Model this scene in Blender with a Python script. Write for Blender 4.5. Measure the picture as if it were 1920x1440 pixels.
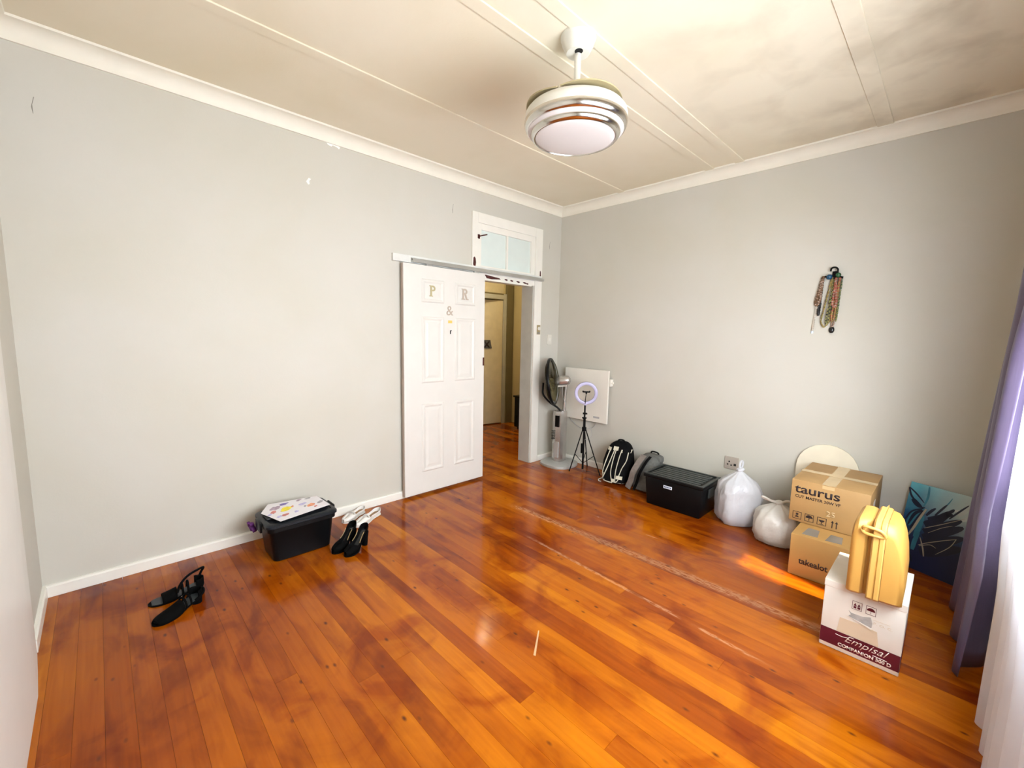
import bpy, bmesh, math, random
from mathutils import Vector, Matrix, noise as mnoise
random.seed(7)
scene = bpy.context.scene
for o in list(bpy.data.objects): bpy.data.objects.remove(o)
COL = scene.collection
PI = math.pi

# ------------------------------------------------------------------ camera
FPX = 799.5
YAW, PIT, ROL = math.radians(45.9), math.radians(-6.606), math.radians(1.168)
CAM = Vector((3.306, -3.952, 1.4725))
FW = Vector((-math.cos(PIT) * math.sin(YAW), math.cos(PIT) * math.cos(YAW), math.sin(PIT)))
_r = FW.cross(Vector((0, 0, 1))).normalized(); _u = _r.cross(FW)
RT = _r * math.cos(ROL) + _u * math.sin(ROL)
UP = -_r * math.sin(ROL) + _u * math.cos(ROL)
cd = bpy.data.cameras.new('camera'); cam = bpy.data.objects.new('camera', cd); COL.objects.link(cam)
cd.sensor_fit = 'HORIZONTAL'; cd.sensor_width = 36; cd.lens = FPX / 1920 * 36; cd.clip_start = .02
m = Matrix.Identity(4)
for i in range(3):
    m[i][0], m[i][1], m[i][2], m[i][3] = RT[i], UP[i], -FW[i], CAM[i]
cam.matrix_world = m
scene.camera = cam

def ray(px, py): return RT * ((px - 960) / FPX) + UP * ((720 - py) / FPX) + FW
def hit(px, py, ax, v):                      # pixel -> point on the plane axis = v
    d = ray(px, py); return CAM + d * ((v - CAM[ax]) / d[ax])
def hitp(px, py, p, n):                      # pixel -> point on the plane through p with normal n
    d = ray(px, py); return CAM + d * ((p - CAM).dot(n) / d.dot(n))

# ------------------------------------------------------------------ light
w = bpy.data.worlds.new('world'); scene.world = w; w.use_nodes = True
bg = w.node_tree.nodes['Background']; bg.inputs[0].default_value = (.72, .86, 1, 1); bg.inputs[1].default_value = 1.2
sd = bpy.data.lights.new('sun', 'SUN'); sun = bpy.data.objects.new('sun', sd); COL.objects.link(sun)
sd.energy = 20; sd.angle = math.radians(1.2); sd.color = (1, .87, .66)
SUND = Vector((-.84, .22, -1.08)).normalized()
sun.rotation_euler = SUND.to_track_quat('-Z', 'Y').to_euler(); sun.location = (6, -3, 5)
ad = bpy.data.lights.new('window_daylight', 'AREA'); al = bpy.data.objects.new('window_daylight', ad); COL.objects.link(al)
ad.shape = 'RECTANGLE'; ad.size = 2.0; ad.size_y = 1.35; ad.energy = 340; ad.color = (.90, .95, 1)
al.location = (3.80, -2.45, 1.5); al.rotation_euler = Vector((-1, 0, -.42)).to_track_quat('-Z', 'Y').to_euler()
scene.view_settings.view_transform = 'Standard'; scene.view_settings.look = 'None'
scene.view_settings.gamma = 1; scene.view_settings.use_curve_mapping = False
scene.view_settings.exposure = -0.24

# ------------------------------------------------------------------ materials
def nt(name):
    mt = bpy.data.materials.new(name); mt.use_nodes = True
    t = mt.node_tree; return mt, t, t.nodes['Principled BSDF']
def N(t, kind, **kw):
    n = t.nodes.new(kind)
    for k, v in kw.items(): setattr(n, k, v)
    return n
def mat(name, col, rough=.5, metal=0, var=.06, scale=8, bump=0, bscale=60, spec=.5, trans=0, emit=None, alpha=1, stretch=None, coat=0):
    mt, t, b = nt(name)
    b.inputs['Roughness'].default_value = rough; b.inputs['Metallic'].default_value = metal
    b.inputs['Specular IOR Level'].default_value = spec
    b.inputs['Coat Weight'].default_value = coat
    tc = N(t, 'ShaderNodeTexCoord'); nz = N(t, 'ShaderNodeTexNoise'); nz.inputs['Scale'].default_value = scale; nz.inputs['Detail'].default_value = 3
    if stretch:
        mp = N(t, 'ShaderNodeMapping'); mp.inputs['Scale'].default_value = stretch
        t.links.new(tc.outputs['Object'], mp.inputs[0]); t.links.new(mp.outputs[0], nz.inputs['Vector'])
    else: t.links.new(tc.outputs['Object'], nz.inputs['Vector'])
    rp = N(t, 'ShaderNodeValToRGB')
    c = list(col)
    rp.color_ramp.elements[0].position = .3; rp.color_ramp.elements[1].position = .7
    rp.color_ramp.elements[0].color = [max(0, x * (1 - var)) for x in c] + [1]
    rp.color_ramp.elements[1].color = [min(1, x * (1 + var)) for x in c] + [1]
    t.links.new(nz.outputs[0], rp.inputs[0]); t.links.new(rp.outputs[0], b.inputs['Base Color'])
    if bump:
        n2 = N(t, 'ShaderNodeTexNoise'); n2.inputs['Scale'].default_value = bscale; n2.inputs['Detail'].default_value = 4
        t.links.new(tc.outputs['Object'], n2.inputs['Vector'])
        bp = N(t, 'ShaderNodeBump'); bp.inputs['Strength'].default_value = bump; bp.inputs['Distance'].default_value = .01
        t.links.new(n2.outputs[0], bp.inputs['Height']); t.links.new(bp.outputs[0], b.inputs['Normal'])
    if trans:
        out = t.nodes['Material Output']; tr = N(t, 'ShaderNodeBsdfTranslucent'); mx = N(t, 'ShaderNodeMixShader')
        mx.inputs[0].default_value = trans; t.links.new(rp.outputs[0], tr.inputs[0])
        t.links.new(b.outputs[0], mx.inputs[1]); t.links.new(tr.outputs[0], mx.inputs[2]); last = mx
        if alpha < 1:
            tp = N(t, 'ShaderNodeBsdfTransparent'); m2 = N(t, 'ShaderNodeMixShader'); m2.inputs[0].default_value = 1 - alpha
            t.links.new(mx.outputs[0], m2.inputs[1]); t.links.new(tp.outputs[0], m2.inputs[2]); last = m2
        t.links.new(last.outputs[0], out.inputs[0])
    elif alpha < 1: b.inputs['Alpha'].default_value = alpha
    return mt

def floor_mat():
    mt, t, b = nt('varnished_pine'); L = t.links.new
    geo = N(t, 'ShaderNodeNewGeometry'); oi = N(t, 'ShaderNodeObjectInfo')
    off = N(t, 'ShaderNodeMath', operation='MULTIPLY'); off.inputs[1].default_value = 53; L(oi.outputs['Random'], off.inputs[0])
    cmb = N(t, 'ShaderNodeCombineXYZ'); L(off.outputs[0], cmb.inputs[0]); L(off.outputs[0], cmb.inputs[2])
    add = N(t, 'ShaderNodeVectorMath', operation='ADD'); L(geo.outputs['Position'], add.inputs[0]); L(cmb.outputs[0], add.inputs[1])
    def noise(sx, sy, det, src=add.outputs[0], dist=0):
        mp = N(t, 'ShaderNodeMapping'); mp.inputs['Scale'].default_value = (sx, sy, 1); L(src, mp.inputs[0])
        n = N(t, 'ShaderNodeTexNoise'); n.inputs['Scale'].default_value = 1; n.inputs['Detail'].default_value = det; n.inputs['Distortion'].default_value = dist
        L(mp.outputs[0], n.inputs['Vector']); return n.outputs[0]
    def ramp(src, p0, c0, p1, c1):
        r = N(t, 'ShaderNodeValToRGB'); e = r.color_ramp.elements; e[0].position = p0; e[1].position = p1; e[0].color = c0; e[1].color = c1; L(src, r.inputs[0]); return r
    def mix(fac, a, c, mode='MIX'):
        mx = N(t, 'ShaderNodeMix', data_type='RGBA', blend_type=mode)
        if hasattr(fac, 'is_linked'): L(fac, mx.inputs[0])
        else: mx.inputs[0].default_value = fac
        for s, i in ((a, 6), (c, 7)):
            if hasattr(s, 'is_linked'): L(s, mx.inputs[i])
            else: mx.inputs[i].default_value = s
        return mx.outputs[2]
    K, W = (0, 0, 0, 1), (1, 1, 1, 1)
    tint = N(t, 'ShaderNodeValToRGB'); e = tint.color_ramp.elements
    e[0].position = 0; e[0].color = (.27, .052, .002, 1); e[1].position = 1; e[1].color = (.56, .19, .003, 1)
    for p, c in ((.2, (.36, .085, .002, 1)), (.6, (.43, .112, .002, 1)), (.88, (.47, .135, .003, 1))):
        x = e.new(p); x.color = c
    L(oi.outputs['Random'], tint.inputs[0])
    grain = ramp(noise(2.2, 46, 5, dist=.6), .30, (.74, .62, .5, 1), .68, W)
    c = mix(.62, tint.outputs[0], grain.outputs[0], 'MULTIPLY')
    blot = ramp(noise(2.0, 7, 4, dist=.8), .50, K, .70, W)
    c = mix(blot.outputs[0], c, mix(.55, c, (.34, .09, .03, 1), 'MULTIPLY'))
    big = ramp(noise(.8, .9, 2, geo.outputs['Position']), .38, K, .62, W)
    c = mix(big.outputs[0], mix(.6, c, (.62, .40, .32, 1), 'MULTIPLY'), c)
    pat = ramp(noise(2.6, 3.4, 4, geo.outputs['Position'], 1.0), .50, K, .66, W)
    c = mix(pat.outputs[0], c, mix(.75, c, (.52, .26, .10, 1), 'MULTIPLY'))
    gold = ramp(noise(1.3, 1.9, 3, geo.outputs['Position'], .5), .50, K, .72, W)
    c = mix(gold.outputs[0], c, mix(.6, c, (1.15, 1.38, 1.0, 1), 'MULTIPLY'))
    # knots
    mp = N(t, 'ShaderNodeMapping'); mp.inputs['Scale'].default_value = (8.5, 17, 1); L(add.outputs[0], mp.inputs[0])
    vo = N(t, 'ShaderNodeTexVoronoi'); vo.inputs['Scale'].default_value = 1; L(mp.outputs[0], vo.inputs['Vector'])
    kd = ramp(vo.outputs['Distance'], .05, W, .16, K)
    sp = N(t, 'ShaderNodeSeparateColor'); L(vo.outputs['Color'], sp.inputs[0])
    kg = N(t, 'ShaderNodeMath', operation='GREATER_THAN'); kg.inputs[1].default_value = .62; L(sp.outputs[0], kg.inputs[0])
    km = N(t, 'ShaderNodeMath', operation='MULTIPLY'); L(kd.outputs[0], km.inputs[0]); L(kg.outputs[0], km.inputs[1])
    c = mix(km.outputs[0], c, (.09, .02, .004, 1))
    # worn scuffs running along two board joints
    sx = N(t, 'ShaderNodeSeparateXYZ'); L(geo.outputs['Position'], sx.inputs[0])
    scuffn = ramp(noise(24, 95, 9, geo.outputs['Position']), .33, K, .74, W)
    breakn = ramp(noise(2.1, 1, 2, geo.outputs['Position']), .42, K, .5, W)
    tot = None
    for y0, sl, wd, x0, x1, brk in ((-1.485, .036, .05, .7, 3.3, 0), (-1.71, -.05, .016, 1.2, 2.9, 1), (-1.12, .02, .012, 1.3, 2.0, 1)):
        l = N(t, 'ShaderNodeMath', operation='MULTIPLY_ADD'); l.inputs[1].default_value = sl; l.inputs[2].default_value = y0; L(sx.outputs[0], l.inputs[0])
        d = N(t, 'ShaderNodeMath', operation='SUBTRACT'); L(sx.outputs[1], d.inputs[0]); L(l.outputs[0], d.inputs[1])
        a = N(t, 'ShaderNodeMath', operation='ABSOLUTE'); L(d.outputs[0], a.inputs[0])
        r = ramp(a.outputs[0], wd * .35, W, wd, K)
        mm = N(t, 'ShaderNodeMath', operation='MULTIPLY'); L(r.outputs[0], mm.inputs[0]); L(scuffn.outputs[0], mm.inputs[1])
        r2 = N(t, 'ShaderNodeMapRange'); r2.inputs[1].default_value = x0; r2.inputs[2].default_value = x0 + .2; L(sx.outputs[0], r2.inputs[0])
        r3 = N(t, 'ShaderNodeMapRange'); r3.inputs[1].default_value = x1; r3.inputs[2].default_value = x1 - .2; L(sx.outputs[0], r3.inputs[0])
        for q in (r2, r3):
            m3 = N(t, 'ShaderNodeMath', operation='MULTIPLY'); L(mm.outputs[0], m3.inputs[0]); L(q.outputs[0], m3.inputs[1]); mm = m3
        if brk:
            m3 = N(t, 'ShaderNodeMath', operation='MULTIPLY'); L(mm.outputs[0], m3.inputs[0]); L(breakn.outputs[0], m3.inputs[1]); mm = m3
        if tot is None: tot = mm
        else:
            m4 = N(t, 'ShaderNodeMath', operation='MAXIMUM'); L(tot.outputs[0], m4.inputs[0]); L(mm.outputs[0], m4.inputs[1]); tot = m4
    s8 = N(t, 'ShaderNodeMath', operation='MULTIPLY'); s8.inputs[1].default_value = .5; L(tot.outputs[0], s8.inputs[0])
    c = mix(s8.outputs[0], c, (.66, .38, .18, 1))
    L(c, b.inputs['Base Color'])
    rr = N(t, 'ShaderNodeMapRange'); rr.inputs[3].default_value = .07; rr.inputs[4].default_value = .22; L(noise(3, 14, 3), rr.inputs[0])
    rm = N(t, 'ShaderNodeMath', operation='MULTIPLY_ADD'); rm.inputs[1].default_value = .4; L(tot.outputs[0], rm.inputs[0]); L(rr.outputs[0], rm.inputs[2])
    L(rm.outputs[0], b.inputs['Roughness']); b.inputs['Specular IOR Level'].default_value = .24
    bp = N(t, 'ShaderNodeBump'); bp.inputs['Strength'].default_value = .06; bp.inputs['Distance'].default_value = .004
    L(noise(2.2, 30, 4), bp.inputs['Height']); L(bp.outputs[0], b.inputs['Normal'])
    return mt

def stain_mat(name, base, stain, sc, p0, p1, rough, fine=.04, second=None):
    mt, t, b = nt(name); L = t.links.new
    geo = N(t, 'ShaderNodeNewGeometry')
    n = N(t, 'ShaderNodeTexNoise'); n.inputs['Scale'].default_value = sc; n.inputs['Detail'].default_value = 5; n.inputs['Distortion'].default_value = .4
    L(geo.outputs['Position'], n.inputs['Vector'])
    r = N(t, 'ShaderNodeValToRGB'); e = r.color_ramp.elements; e[0].position = p0; e[1].position = p1
    e[0].color = (*base, 1); e[1].color = (*stain, 1); L(n.outputs[0], r.inputs[0]); col = r.outputs[0]
    if second:                      # smudged grime collected near one wall (x0, x1 / y0, y1 fade)
        sx = N(t, 'ShaderNodeSeparateXYZ'); L(geo.outputs['Position'], sx.inputs[0])
        mx_ = N(t, 'ShaderNodeMapRange'); mx_.inputs[1].default_value = second[0]; mx_.inputs[2].default_value = second[1]; L(sx.outputs[0], mx_.inputs[0])
        n2 = N(t, 'ShaderNodeTexNoise'); n2.inputs['Scale'].default_value = 3.1; n2.inputs['Detail'].default_value = 4; n2.inputs['Distortion'].default_value = .3; L(geo.outputs['Position'], n2.inputs['Vector'])
        r2 = N(t, 'ShaderNodeMapRange'); r2.inputs[1].default_value = .45; r2.inputs[2].default_value = .68; L(n2.outputs[0], r2.inputs[0])
        mm = N(t, 'ShaderNodeMath', operation='MULTIPLY'); L(mx_.outputs[0], mm.inputs[0]); L(r2.outputs[0], mm.inputs[1])
        mix = N(t, 'ShaderNodeMix', data_type='RGBA'); L(mm.outputs[0], mix.inputs[0]); L(col, mix.inputs[6]); mix.inputs[7].default_value = (*second[2], 1); col = mix.outputs[2]
    L(col, b.inputs['Base Color']); b.inputs['Roughness'].default_value = rough; b.inputs['Specular IOR Level'].default_value = .3
    n3 = N(t, 'ShaderNodeTexNoise'); n3.inputs['Scale'].default_value = 90; n3.inputs['Detail'].default_value = 3; L(geo.outputs['Position'], n3.inputs['Vector'])
    bp = N(t, 'ShaderNodeBump'); bp.inputs['Strength'].default_value = fine; bp.inputs['Distance'].default_value = .01; L(n3.outputs[0], bp.inputs['Height']); L(bp.outputs[0], b.inputs['Normal'])
    return mt

def canvas_mat():
    mt, t, b = nt('painted_canvas'); L = t.links.new
    tc = N(t, 'ShaderNodeTexCoord'); sp = N(t, 'ShaderNodeSeparateXYZ'); L(tc.outputs['Object'], sp.inputs[0])
    nz = N(t, 'ShaderNodeTexNoise'); nz.inputs['Scale'].default_value = 9; nz.inputs['Detail'].default_value = 4; L(tc.outputs['Object'], nz.inputs['Vector'])
    ma = N(t, 'ShaderNodeMath', operation='MULTIPLY_ADD'); ma.inputs[1].default_value = .22; L(nz.outputs[0], ma.inputs[0]); L(sp.outputs[2], ma.inputs[2])
    r = N(t, 'ShaderNodeValToRGB'); e = r.color_ramp.elements; e[0].position = .30; e[0].color = (.003, .01, .05, 1); e[1].position = .66; e[1].color = (.10, .38, .45, 1)
    x = e.new(.46); x.color = (.01, .07, .16, 1)
    L(ma.outputs[0], r.inputs[0])
    r2 = N(t, 'ShaderNodeMapRange'); r2.inputs[1].default_value = .05; r2.inputs[2].default_value = .34; L(sp.outputs[0], r2.inputs[0])
    hz = N(t, 'ShaderNodeMapRange'); hz.inputs[1].default_value = .40; hz.inputs[2].default_value = .54; L(ma.outputs[0], hz.inputs[0])
    mm = N(t, 'ShaderNodeMath', operation='MULTIPLY'); L(r2.outputs[0], mm.inputs[0]); L(hz.outputs[0], mm.inputs[1])
    mix = N(t, 'ShaderNodeMix', data_type='RGBA'); L(mm.outputs[0], mix.inputs[0]); L(r.outputs[0], mix.inputs[6]); mix.inputs[7].default_value = (.45, .50, .46, 1)
    L(mix.outputs[2], b.inputs['Base Color']); b.inputs['Roughness'].default_value = .45
    return mt

M = {}
M['floor'] = floor_mat()
M['subfloor'] = mat('dark_subfloor', (.03, .012, .006), .9)
M['wall'] = stain_mat('grey_wall_paint', (.60, .58, .515), (.57, .545, .46), 1.1, .35, .7, .55)
M['hallwall'] = stain_mat('beige_hall_paint', (.55, .46, .26), (.48, .40, .22), 1.5, .35, .7, .6)
M['ceil'] = stain_mat('cream_ceiling_board', (.82, .755, .60), (.74, .66, .48), .9, .45, .75, .6, second=(1.6, 3.2, (.60, .53, .40)))
M['trim'] = mat('white_gloss_trim', (.86, .84, .765), .3, var=.02)
M['coving'] = mat('white_cornice', (.86, .825, .71), .55, var=.02)
M['door'] = mat('white_door_enamel', (.74, .72, .665), .4, var=.015)
M['jamb'] = mat('grey_jamb_paint', (.50, .50, .45), .5)
M['glass'] = mat('frosted_pane', (.70, .78, .74), .35, var=.02, spec=.6)
M['alu'] = mat('aluminium_track', (.55, .55, .52), .35, metal=.8)
M['trackboard'] = mat('painted_track_board', (.72, .72, .68), .5)
M['chip'] = mat('bare_brown_wood', (.07, .012, .008), .8, var=.4, scale=60)
M['plaster'] = mat('bare_plaster', (.92, .9, .85), .8)
M['crack'] = mat('crack_grey', (.25, .24, .2), .8)
M['letter'] = mat('dull_gold_letter', (.46, .40, .22), .45)
M['letter2'] = mat('dull_rose_letter', (.47, .39, .31), .45)
M['tape'] = mat('yellow_tape', (.85, .52, .12), .5)
M['black'] = mat('black_plastic', (.003, .0035, .004), .34, var=.2, spec=.18)
M['blackmatte'] = mat('black_matte', (.003, .003, .003), .75, var=.2, spec=.15)
M['lid'] = mat('dark_grey_lid', (.028, .034, .032), .36, spec=.35)
M['binlid'] = mat('blue_black_lid', (.008, .011, .015), .35, spec=.3)
M['chrome'] = mat('chrome', (.70, .68, .64), .16, metal=1, var=.02)
M['silver'] = mat('silver_plastic', (.52, .50, .47), .26, metal=.75, var=.03)
M['silver2'] = mat('satin_grey_plastic', (.50, .51, .49), .35, metal=.3, var=.03)
M['fanwhite'] = mat('white_fan_plastic', (.74, .72, .64), .3, var=.01)
M['diff'] = mat('opal_diffuser', (.64, .60, .58), .35, var=.01)
M['blade'] = mat('smoked_fan_blade', (.42, .35, .20), .3, var=.05)
M['guard'] = mat('smoked_guard', (.05, .045, .018), .25, var=.3, scale=20)
M['smoke'] = mat('dark_smoked_blade', (.14, .115, .045), .25, var=.2)
M['heater'] = mat('cream_heater_panel', (.86, .83, .74), .4, var=.02)
M['ringdiff'] = mat('lavender_diffuser', (.56, .54, .78), .35, var=.01)
M['cord'] = mat('grey_cable', (.45, .45, .44), .5)
M['cream'] = mat('cream_cord', (.68, .64, .50), .7, bump=.2)
M['greyfab'] = mat('grey_fabric', (.11, .11, .10), .8, var=.15, scale=40, bump=.2)
M['greyfab2'] = mat('light_grey_fabric', (.20, .17, .145), .8, var=.12, scale=40, bump=.2)
M['blackfab'] = mat('black_fabric', (.0035, .0035, .004), .8, var=.3, scale=40, bump=.2, spec=.12)
M['bag'] = mat('white_carrier_plastic', (.80, .81, .84), .27, var=.03, scale=14, bump=.8, bscale=20, trans=.3)
M['bag2'] = mat('cream_carrier_plastic', (.80, .77, .70), .28, var=.06, scale=9, bump=.8, bscale=18, trans=.3)
M['card'] = mat('brown_cardboard', (.43, .255, .095), .65, var=.08, scale=5, bump=.05)
M['card2'] = mat('tan_cardboard', (.46, .26, .08), .6, var=.08, scale=5)
M['packtape'] = mat('packing_tape', (.60, .43, .22), .16, var=.06)
M['ink'] = mat('brown_black_ink', (.02, .010, .012), .6)
M['whitecard'] = mat('white_card', (.80, .76, .68), .5, var=.05, scale=6)
M['maroon'] = mat('maroon_print', (.10, .004, .016), .45, var=.15)
M['whiteink'] = mat('white_print', (.85, .8, .72), .5)
M['patch'] = mat('tan_sticker_residue', (.68, .56, .40), .5)
M['foil'] = mat('torn_grey_inside', (.42, .42, .40), .35, var=.35, scale=18)
M['yellow'] = mat('yellow_hard_shell', (.56, .30, .065), .45, var=.02)
M['yellow2'] = mat('pale_yellow_trim', (.64, .39, .10), .42, var=.02)
M['seam'] = mat('brown_seam', (.30, .14, .03), .6)
M['panel'] = mat('cream_panel', (.82, .75, .58), .5, var=.05, scale=7, bump=.2, bscale=14)
M['canvas'] = canvas_mat()
M['navy'] = mat('navy_paint', (.003, .008, .03), .4, var=.3)
M['teal'] = mat('teal_paint', (.03, .16, .22), .4, var=.3)
M['pale'] = mat('pale_paint', (.42, .46, .44), .4, var=.2)
M['beigep'] = mat('beige_paint', (.32, .28, .20), .4, var=.2)
M['purple'] = mat('mauve_curtain_satin', (.125, .10, .18), .36, var=.06, trans=.03, stretch=(30, 30, 1))
M['sheer'] = mat('white_voile', (.86, .88, .96), .8, var=.03, trans=.3, alpha=.6)
M['paper'] = mat('white_paper', (.84, .81, .84), .6, var=.02)
for k, c in dict(crY=(.85, .68, .05), crP=(.20, .15, .42), crM=(.42, .32, .40), crO=(.75, .32, .18), crR=(.62, .22, .20), crG=(.42, .40, .42), crV=(.52, .48, .72)).items():
    M[k] = mat('crayon_' + k, c, .7, var=.25, scale=40)
M['shoewhite'] = mat('white_patent', (.82, .79, .74), .3, var=.02)
M['lining'] = mat('tan_lining', (.34, .21, .11), .6)
M['suede'] = mat('black_suede', (.002, .002, .002), .85, spec=.08)
M['insole'] = mat('black_gloss_insole', (.012, .014, .016), .16)
M['trimgold'] = mat('gold_edge', (.36, .26, .12), .35, metal=.3)
M['greyinsole'] = mat('grey_insole', (.03, .036, .04), .3, spec=.3)
M['purplefab'] = mat('purple_cloth', (.12, .02, .16), .7)
M['socket'] = mat('taupe_plate', (.42, .36, .30), .4)
M['hole'] = mat('dark_hole', (.003, .003, .003), .9)
M['brass'] = mat('tarnished_brass', (.45, .36, .20), .35, metal=.6)
M['halldoor'] = mat('cream_hall_door', (.66, .58, .40), .4)
M['hallframe'] = mat('olive_hall_frame', (.16, .135, .07), .5)
M['plaque'] = mat('grey_plaque', (.10, .10, .10), .5)
M['stickwhite'] = mat('white_blue_sticker', (.75, .82, .92), .4)
M['plasticwin'] = mat('clear_tape_patch', (.25, .23, .20), .15, var=.15)
for k, c in dict(bdBrown=(.14, .07, .03), bdBlack=(.006, .006, .006), bdPearl=(.66, .58, .48), bdCoral=(.30, .085, .05), bdGold=(.30, .20, .06), bdOlive=(.25, .24, .08), bdRose=(.34, .23, .17), bdBlue=(.006, .06, .13), bdGreen=(.02, .08, .03)).items():
    M[k] = mat('bead_' + k, c, .25, var=.35, scale=90)

# ------------------------------------------------------------------ mesh helpers
def link(name, me, mt, parent=None, loc=(0, 0, 0), smooth=False):
    o = bpy.data.objects.new(name, me); COL.objects.link(o)
    if mt is not None: me.materials.append(M[mt] if isinstance(mt, str) else mt)
    o.location = loc
    if parent: o.parent = parent
    if smooth:
        for p in me.polygons: p.use_smooth = True
    return o
def auto_smooth(o, ang=40):
    me = o.data
    for p in me.polygons: p.use_smooth = True
    bm = bmesh.new(); bm.from_mesh(me)
    for e in bm.edges:
        if len(e.link_faces) == 2 and e.calc_face_angle(0) > math.radians(ang): e.smooth = False
    bm.to_mesh(me); bm.free()
class MB:
    def __init__(s): s.bm = bmesh.new()
    def box(s, x0, x1, y0, y1, z0, z1, bev=0, seg=2):
        v = [s.bm.verts.new((x, y, z)) for z in (z0, z1) for y in (y0, y1) for x in (x0, x1)]
        fs = [s.bm.faces.new([v[i] for i in f]) for f in ((0, 2, 3, 1), (4, 5, 7, 6), (0, 1, 5, 4), (2, 6, 7, 3), (0, 4, 6, 2), (1, 3, 7, 5))]
        if bev:
            es = list({e for f in fs for e in f.edges}); bmesh.ops.bevel(s.bm, geom=es, offset=bev, segments=seg, affect='EDGES', profile=.5)
        return s
    def hexa(s, b, t, bev=0, seg=2):               # 4 bottom + 4 top corners, ccw from above
        vb = [s.bm.verts.new(p) for p in b]; vt = [s.bm.verts.new(p) for p in t]
        fs = [s.bm.faces.new(vb[::-1]), s.bm.faces.new(vt)]
        for i in range(4): j = (i + 1) % 4; fs.append(s.bm.faces.new([vb[i], vb[j], vt[j], vt[i]]))
        if bev:
            es = list({e for f in fs for e in f.edges}); bmesh.ops.bevel(s.bm, geom=es, offset=bev, segments=seg, affect='EDGES', profile=.5)
        return s
    def prism(s, pts, o, ax, ay, az, depth):       # polygon in the (ax, ay) plane at o, extruded along az
        o, ax, ay, az = Vector(o), Vector(ax), Vector(ay), Vector(az)
        a = [s.bm.verts.new(o + ax * p[0] + ay * p[1]) for p in pts]; b = [s.bm.verts.new(o + ax * p[0] + ay * p[1] + az * depth) for p in pts]
        s.bm.faces.new(a[::-1]); s.bm.faces.new(b)
        for i in range(len(pts)): j = (i + 1) % len(pts); s.bm.faces.new([a[i], a[j], b[j], b[i]])
        return s
    def rings(s, rings, closed=True, cap0=True, cap1=True):
        R = [[s.bm.verts.new(p) for p in r] for r in rings]; n = len(R[0])
        for a, b in zip(R[:-1], R[1:]):
            for i in range(n if closed else n - 1): j = (i + 1) % n; s.bm.faces.new([a[i], a[j], b[j], b[i]])
        if cap0: s.bm.faces.new(R[0][::-1])
        if cap1: s.bm.faces.new(R[-1])
        return s
    def lathe(s, prof, c=(0, 0, 0), n=40, axis=None, cap0=False, cap1=False):
        c = Vector(c); q = Vector((0, 0, 1)).rotation_difference(Vector(axis)) if axis else None
        rs = []
        for r, z in prof:
            row = []
            for i in range(n):
                a = 2 * PI * i / n; p = Vector((r * math.cos(a), r * math.sin(a), z))
                if q: p = q @ p
                row.append(c + p)
            rs.append(row)
        return s.rings(rs, True, cap0, cap1)
    def tube(s, pts, r, n=8, cap=True):
        pts = [Vector(p) for p in pts]; rs = []; up = None
        for i, p in enumerate(pts):
            d = (pts[min(i + 1, len(pts) - 1)] - pts[max(i - 1, 0)]).normalized()
            if up is None:
                up = Vector((0, 0, 1)) if abs(d.z) < .9 else Vector((1, 0, 0))
            a = d.cross(up).normalized(); up = a.cross(d).normalized()
            rr = r[i] if isinstance(r, (list, tuple)) else r
            rs.append([p + a * (rr * math.cos(2 * PI * k / n)) + up * (rr * math.sin(2 * PI * k / n)) for k in range(n)])
        return s.rings(rs, True, cap, cap)
    def ribbon(s, pts, wd, nrm, th=.002):         # flat band following pts, lying in the plane with normal nrm
        pts = [Vector(p) for p in pts]; nrm = Vector(nrm).normalized(); rs = []
        for i, p in enumerate(pts):
            d = (pts[min(i + 1, len(pts) - 1)] - pts[max(i - 1, 0)]).normalized(); a = nrm.cross(d).normalized()
            ww = (wd[i] if isinstance(wd, (list, tuple)) else wd) / 2
            rs.append([p - a * ww, p + a * ww, p + a * ww + nrm * th, p - a * ww + nrm * th])
        return s.rings(rs)
    def ball(s, c, r, n=6, m=4, sc=(1, 1, 1)):
        c = Vector(c)
        rs = [[c + Vector((r * sc[0] * math.sin(PI * j / m) * math.cos(2 * PI * i / n), r * sc[1] * math.sin(PI * j / m) * math.sin(2 * PI * i / n), r * sc[2] * math.cos(PI * j / m))) for i in range(n)] for j in range(1, m)]
        s.rings(rs[::-1]); return s
    def superell(s, c, a, b, h, e1=.5, e2=.5, nu=28, nv=16, fn=None):
        sg = lambda v, e: math.copysign(abs(v) ** e, v); rs = []
        for j in range(1, nv):
            v = -PI / 2 + PI * j / nv; row = []
            for i in range(nu):
                u = 2 * PI * i / nu
                p = Vector((a * sg(math.cos(v), e1) * sg(math.cos(u), e2), b * sg(math.cos(v), e1) * sg(math.sin(u), e2), h * sg(math.sin(v), e1)))
                if fn: p = fn(p)
                row.append(Vector(c) + p)
            rs.append(row)
        return s.rings(rs)
    def grid(s, fn, nu, nv):
        R = [[s.bm.verts.new(fn(i / nu, j / nv)) for i in range(nu + 1)] for j in range(nv + 1)]
        for j in range(nv):
            for i in range(nu): s.bm.faces.new([R[j][i], R[j][i + 1], R[j + 1][i + 1], R[j + 1][i]])
        return s
    def xf(s, mtx):
        bmesh.ops.transform(s.bm, matrix=mtx, verts=s.bm.verts); return s
    def ob(s, name, mt, parent=None, loc=(0, 0, 0), smooth=0, solid=0):
        bmesh.ops.recalc_face_normals(s.bm, faces=s.bm.faces)
        me = bpy.data.meshes.new(name); s.bm.to_mesh(me); s.bm.free()
        o = link(name, me, mt, parent, loc)
        if smooth: auto_smooth(o, smooth)
        if solid:
            md = o.modifiers.new('thickness', 'SOLIDIFY'); md.thickness = solid; md.offset = 0
        return o
def tag(o, label, cat, group=None):
    o['label'] = label; o['category'] = cat
    if group: o['group'] = group
    return o
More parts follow.
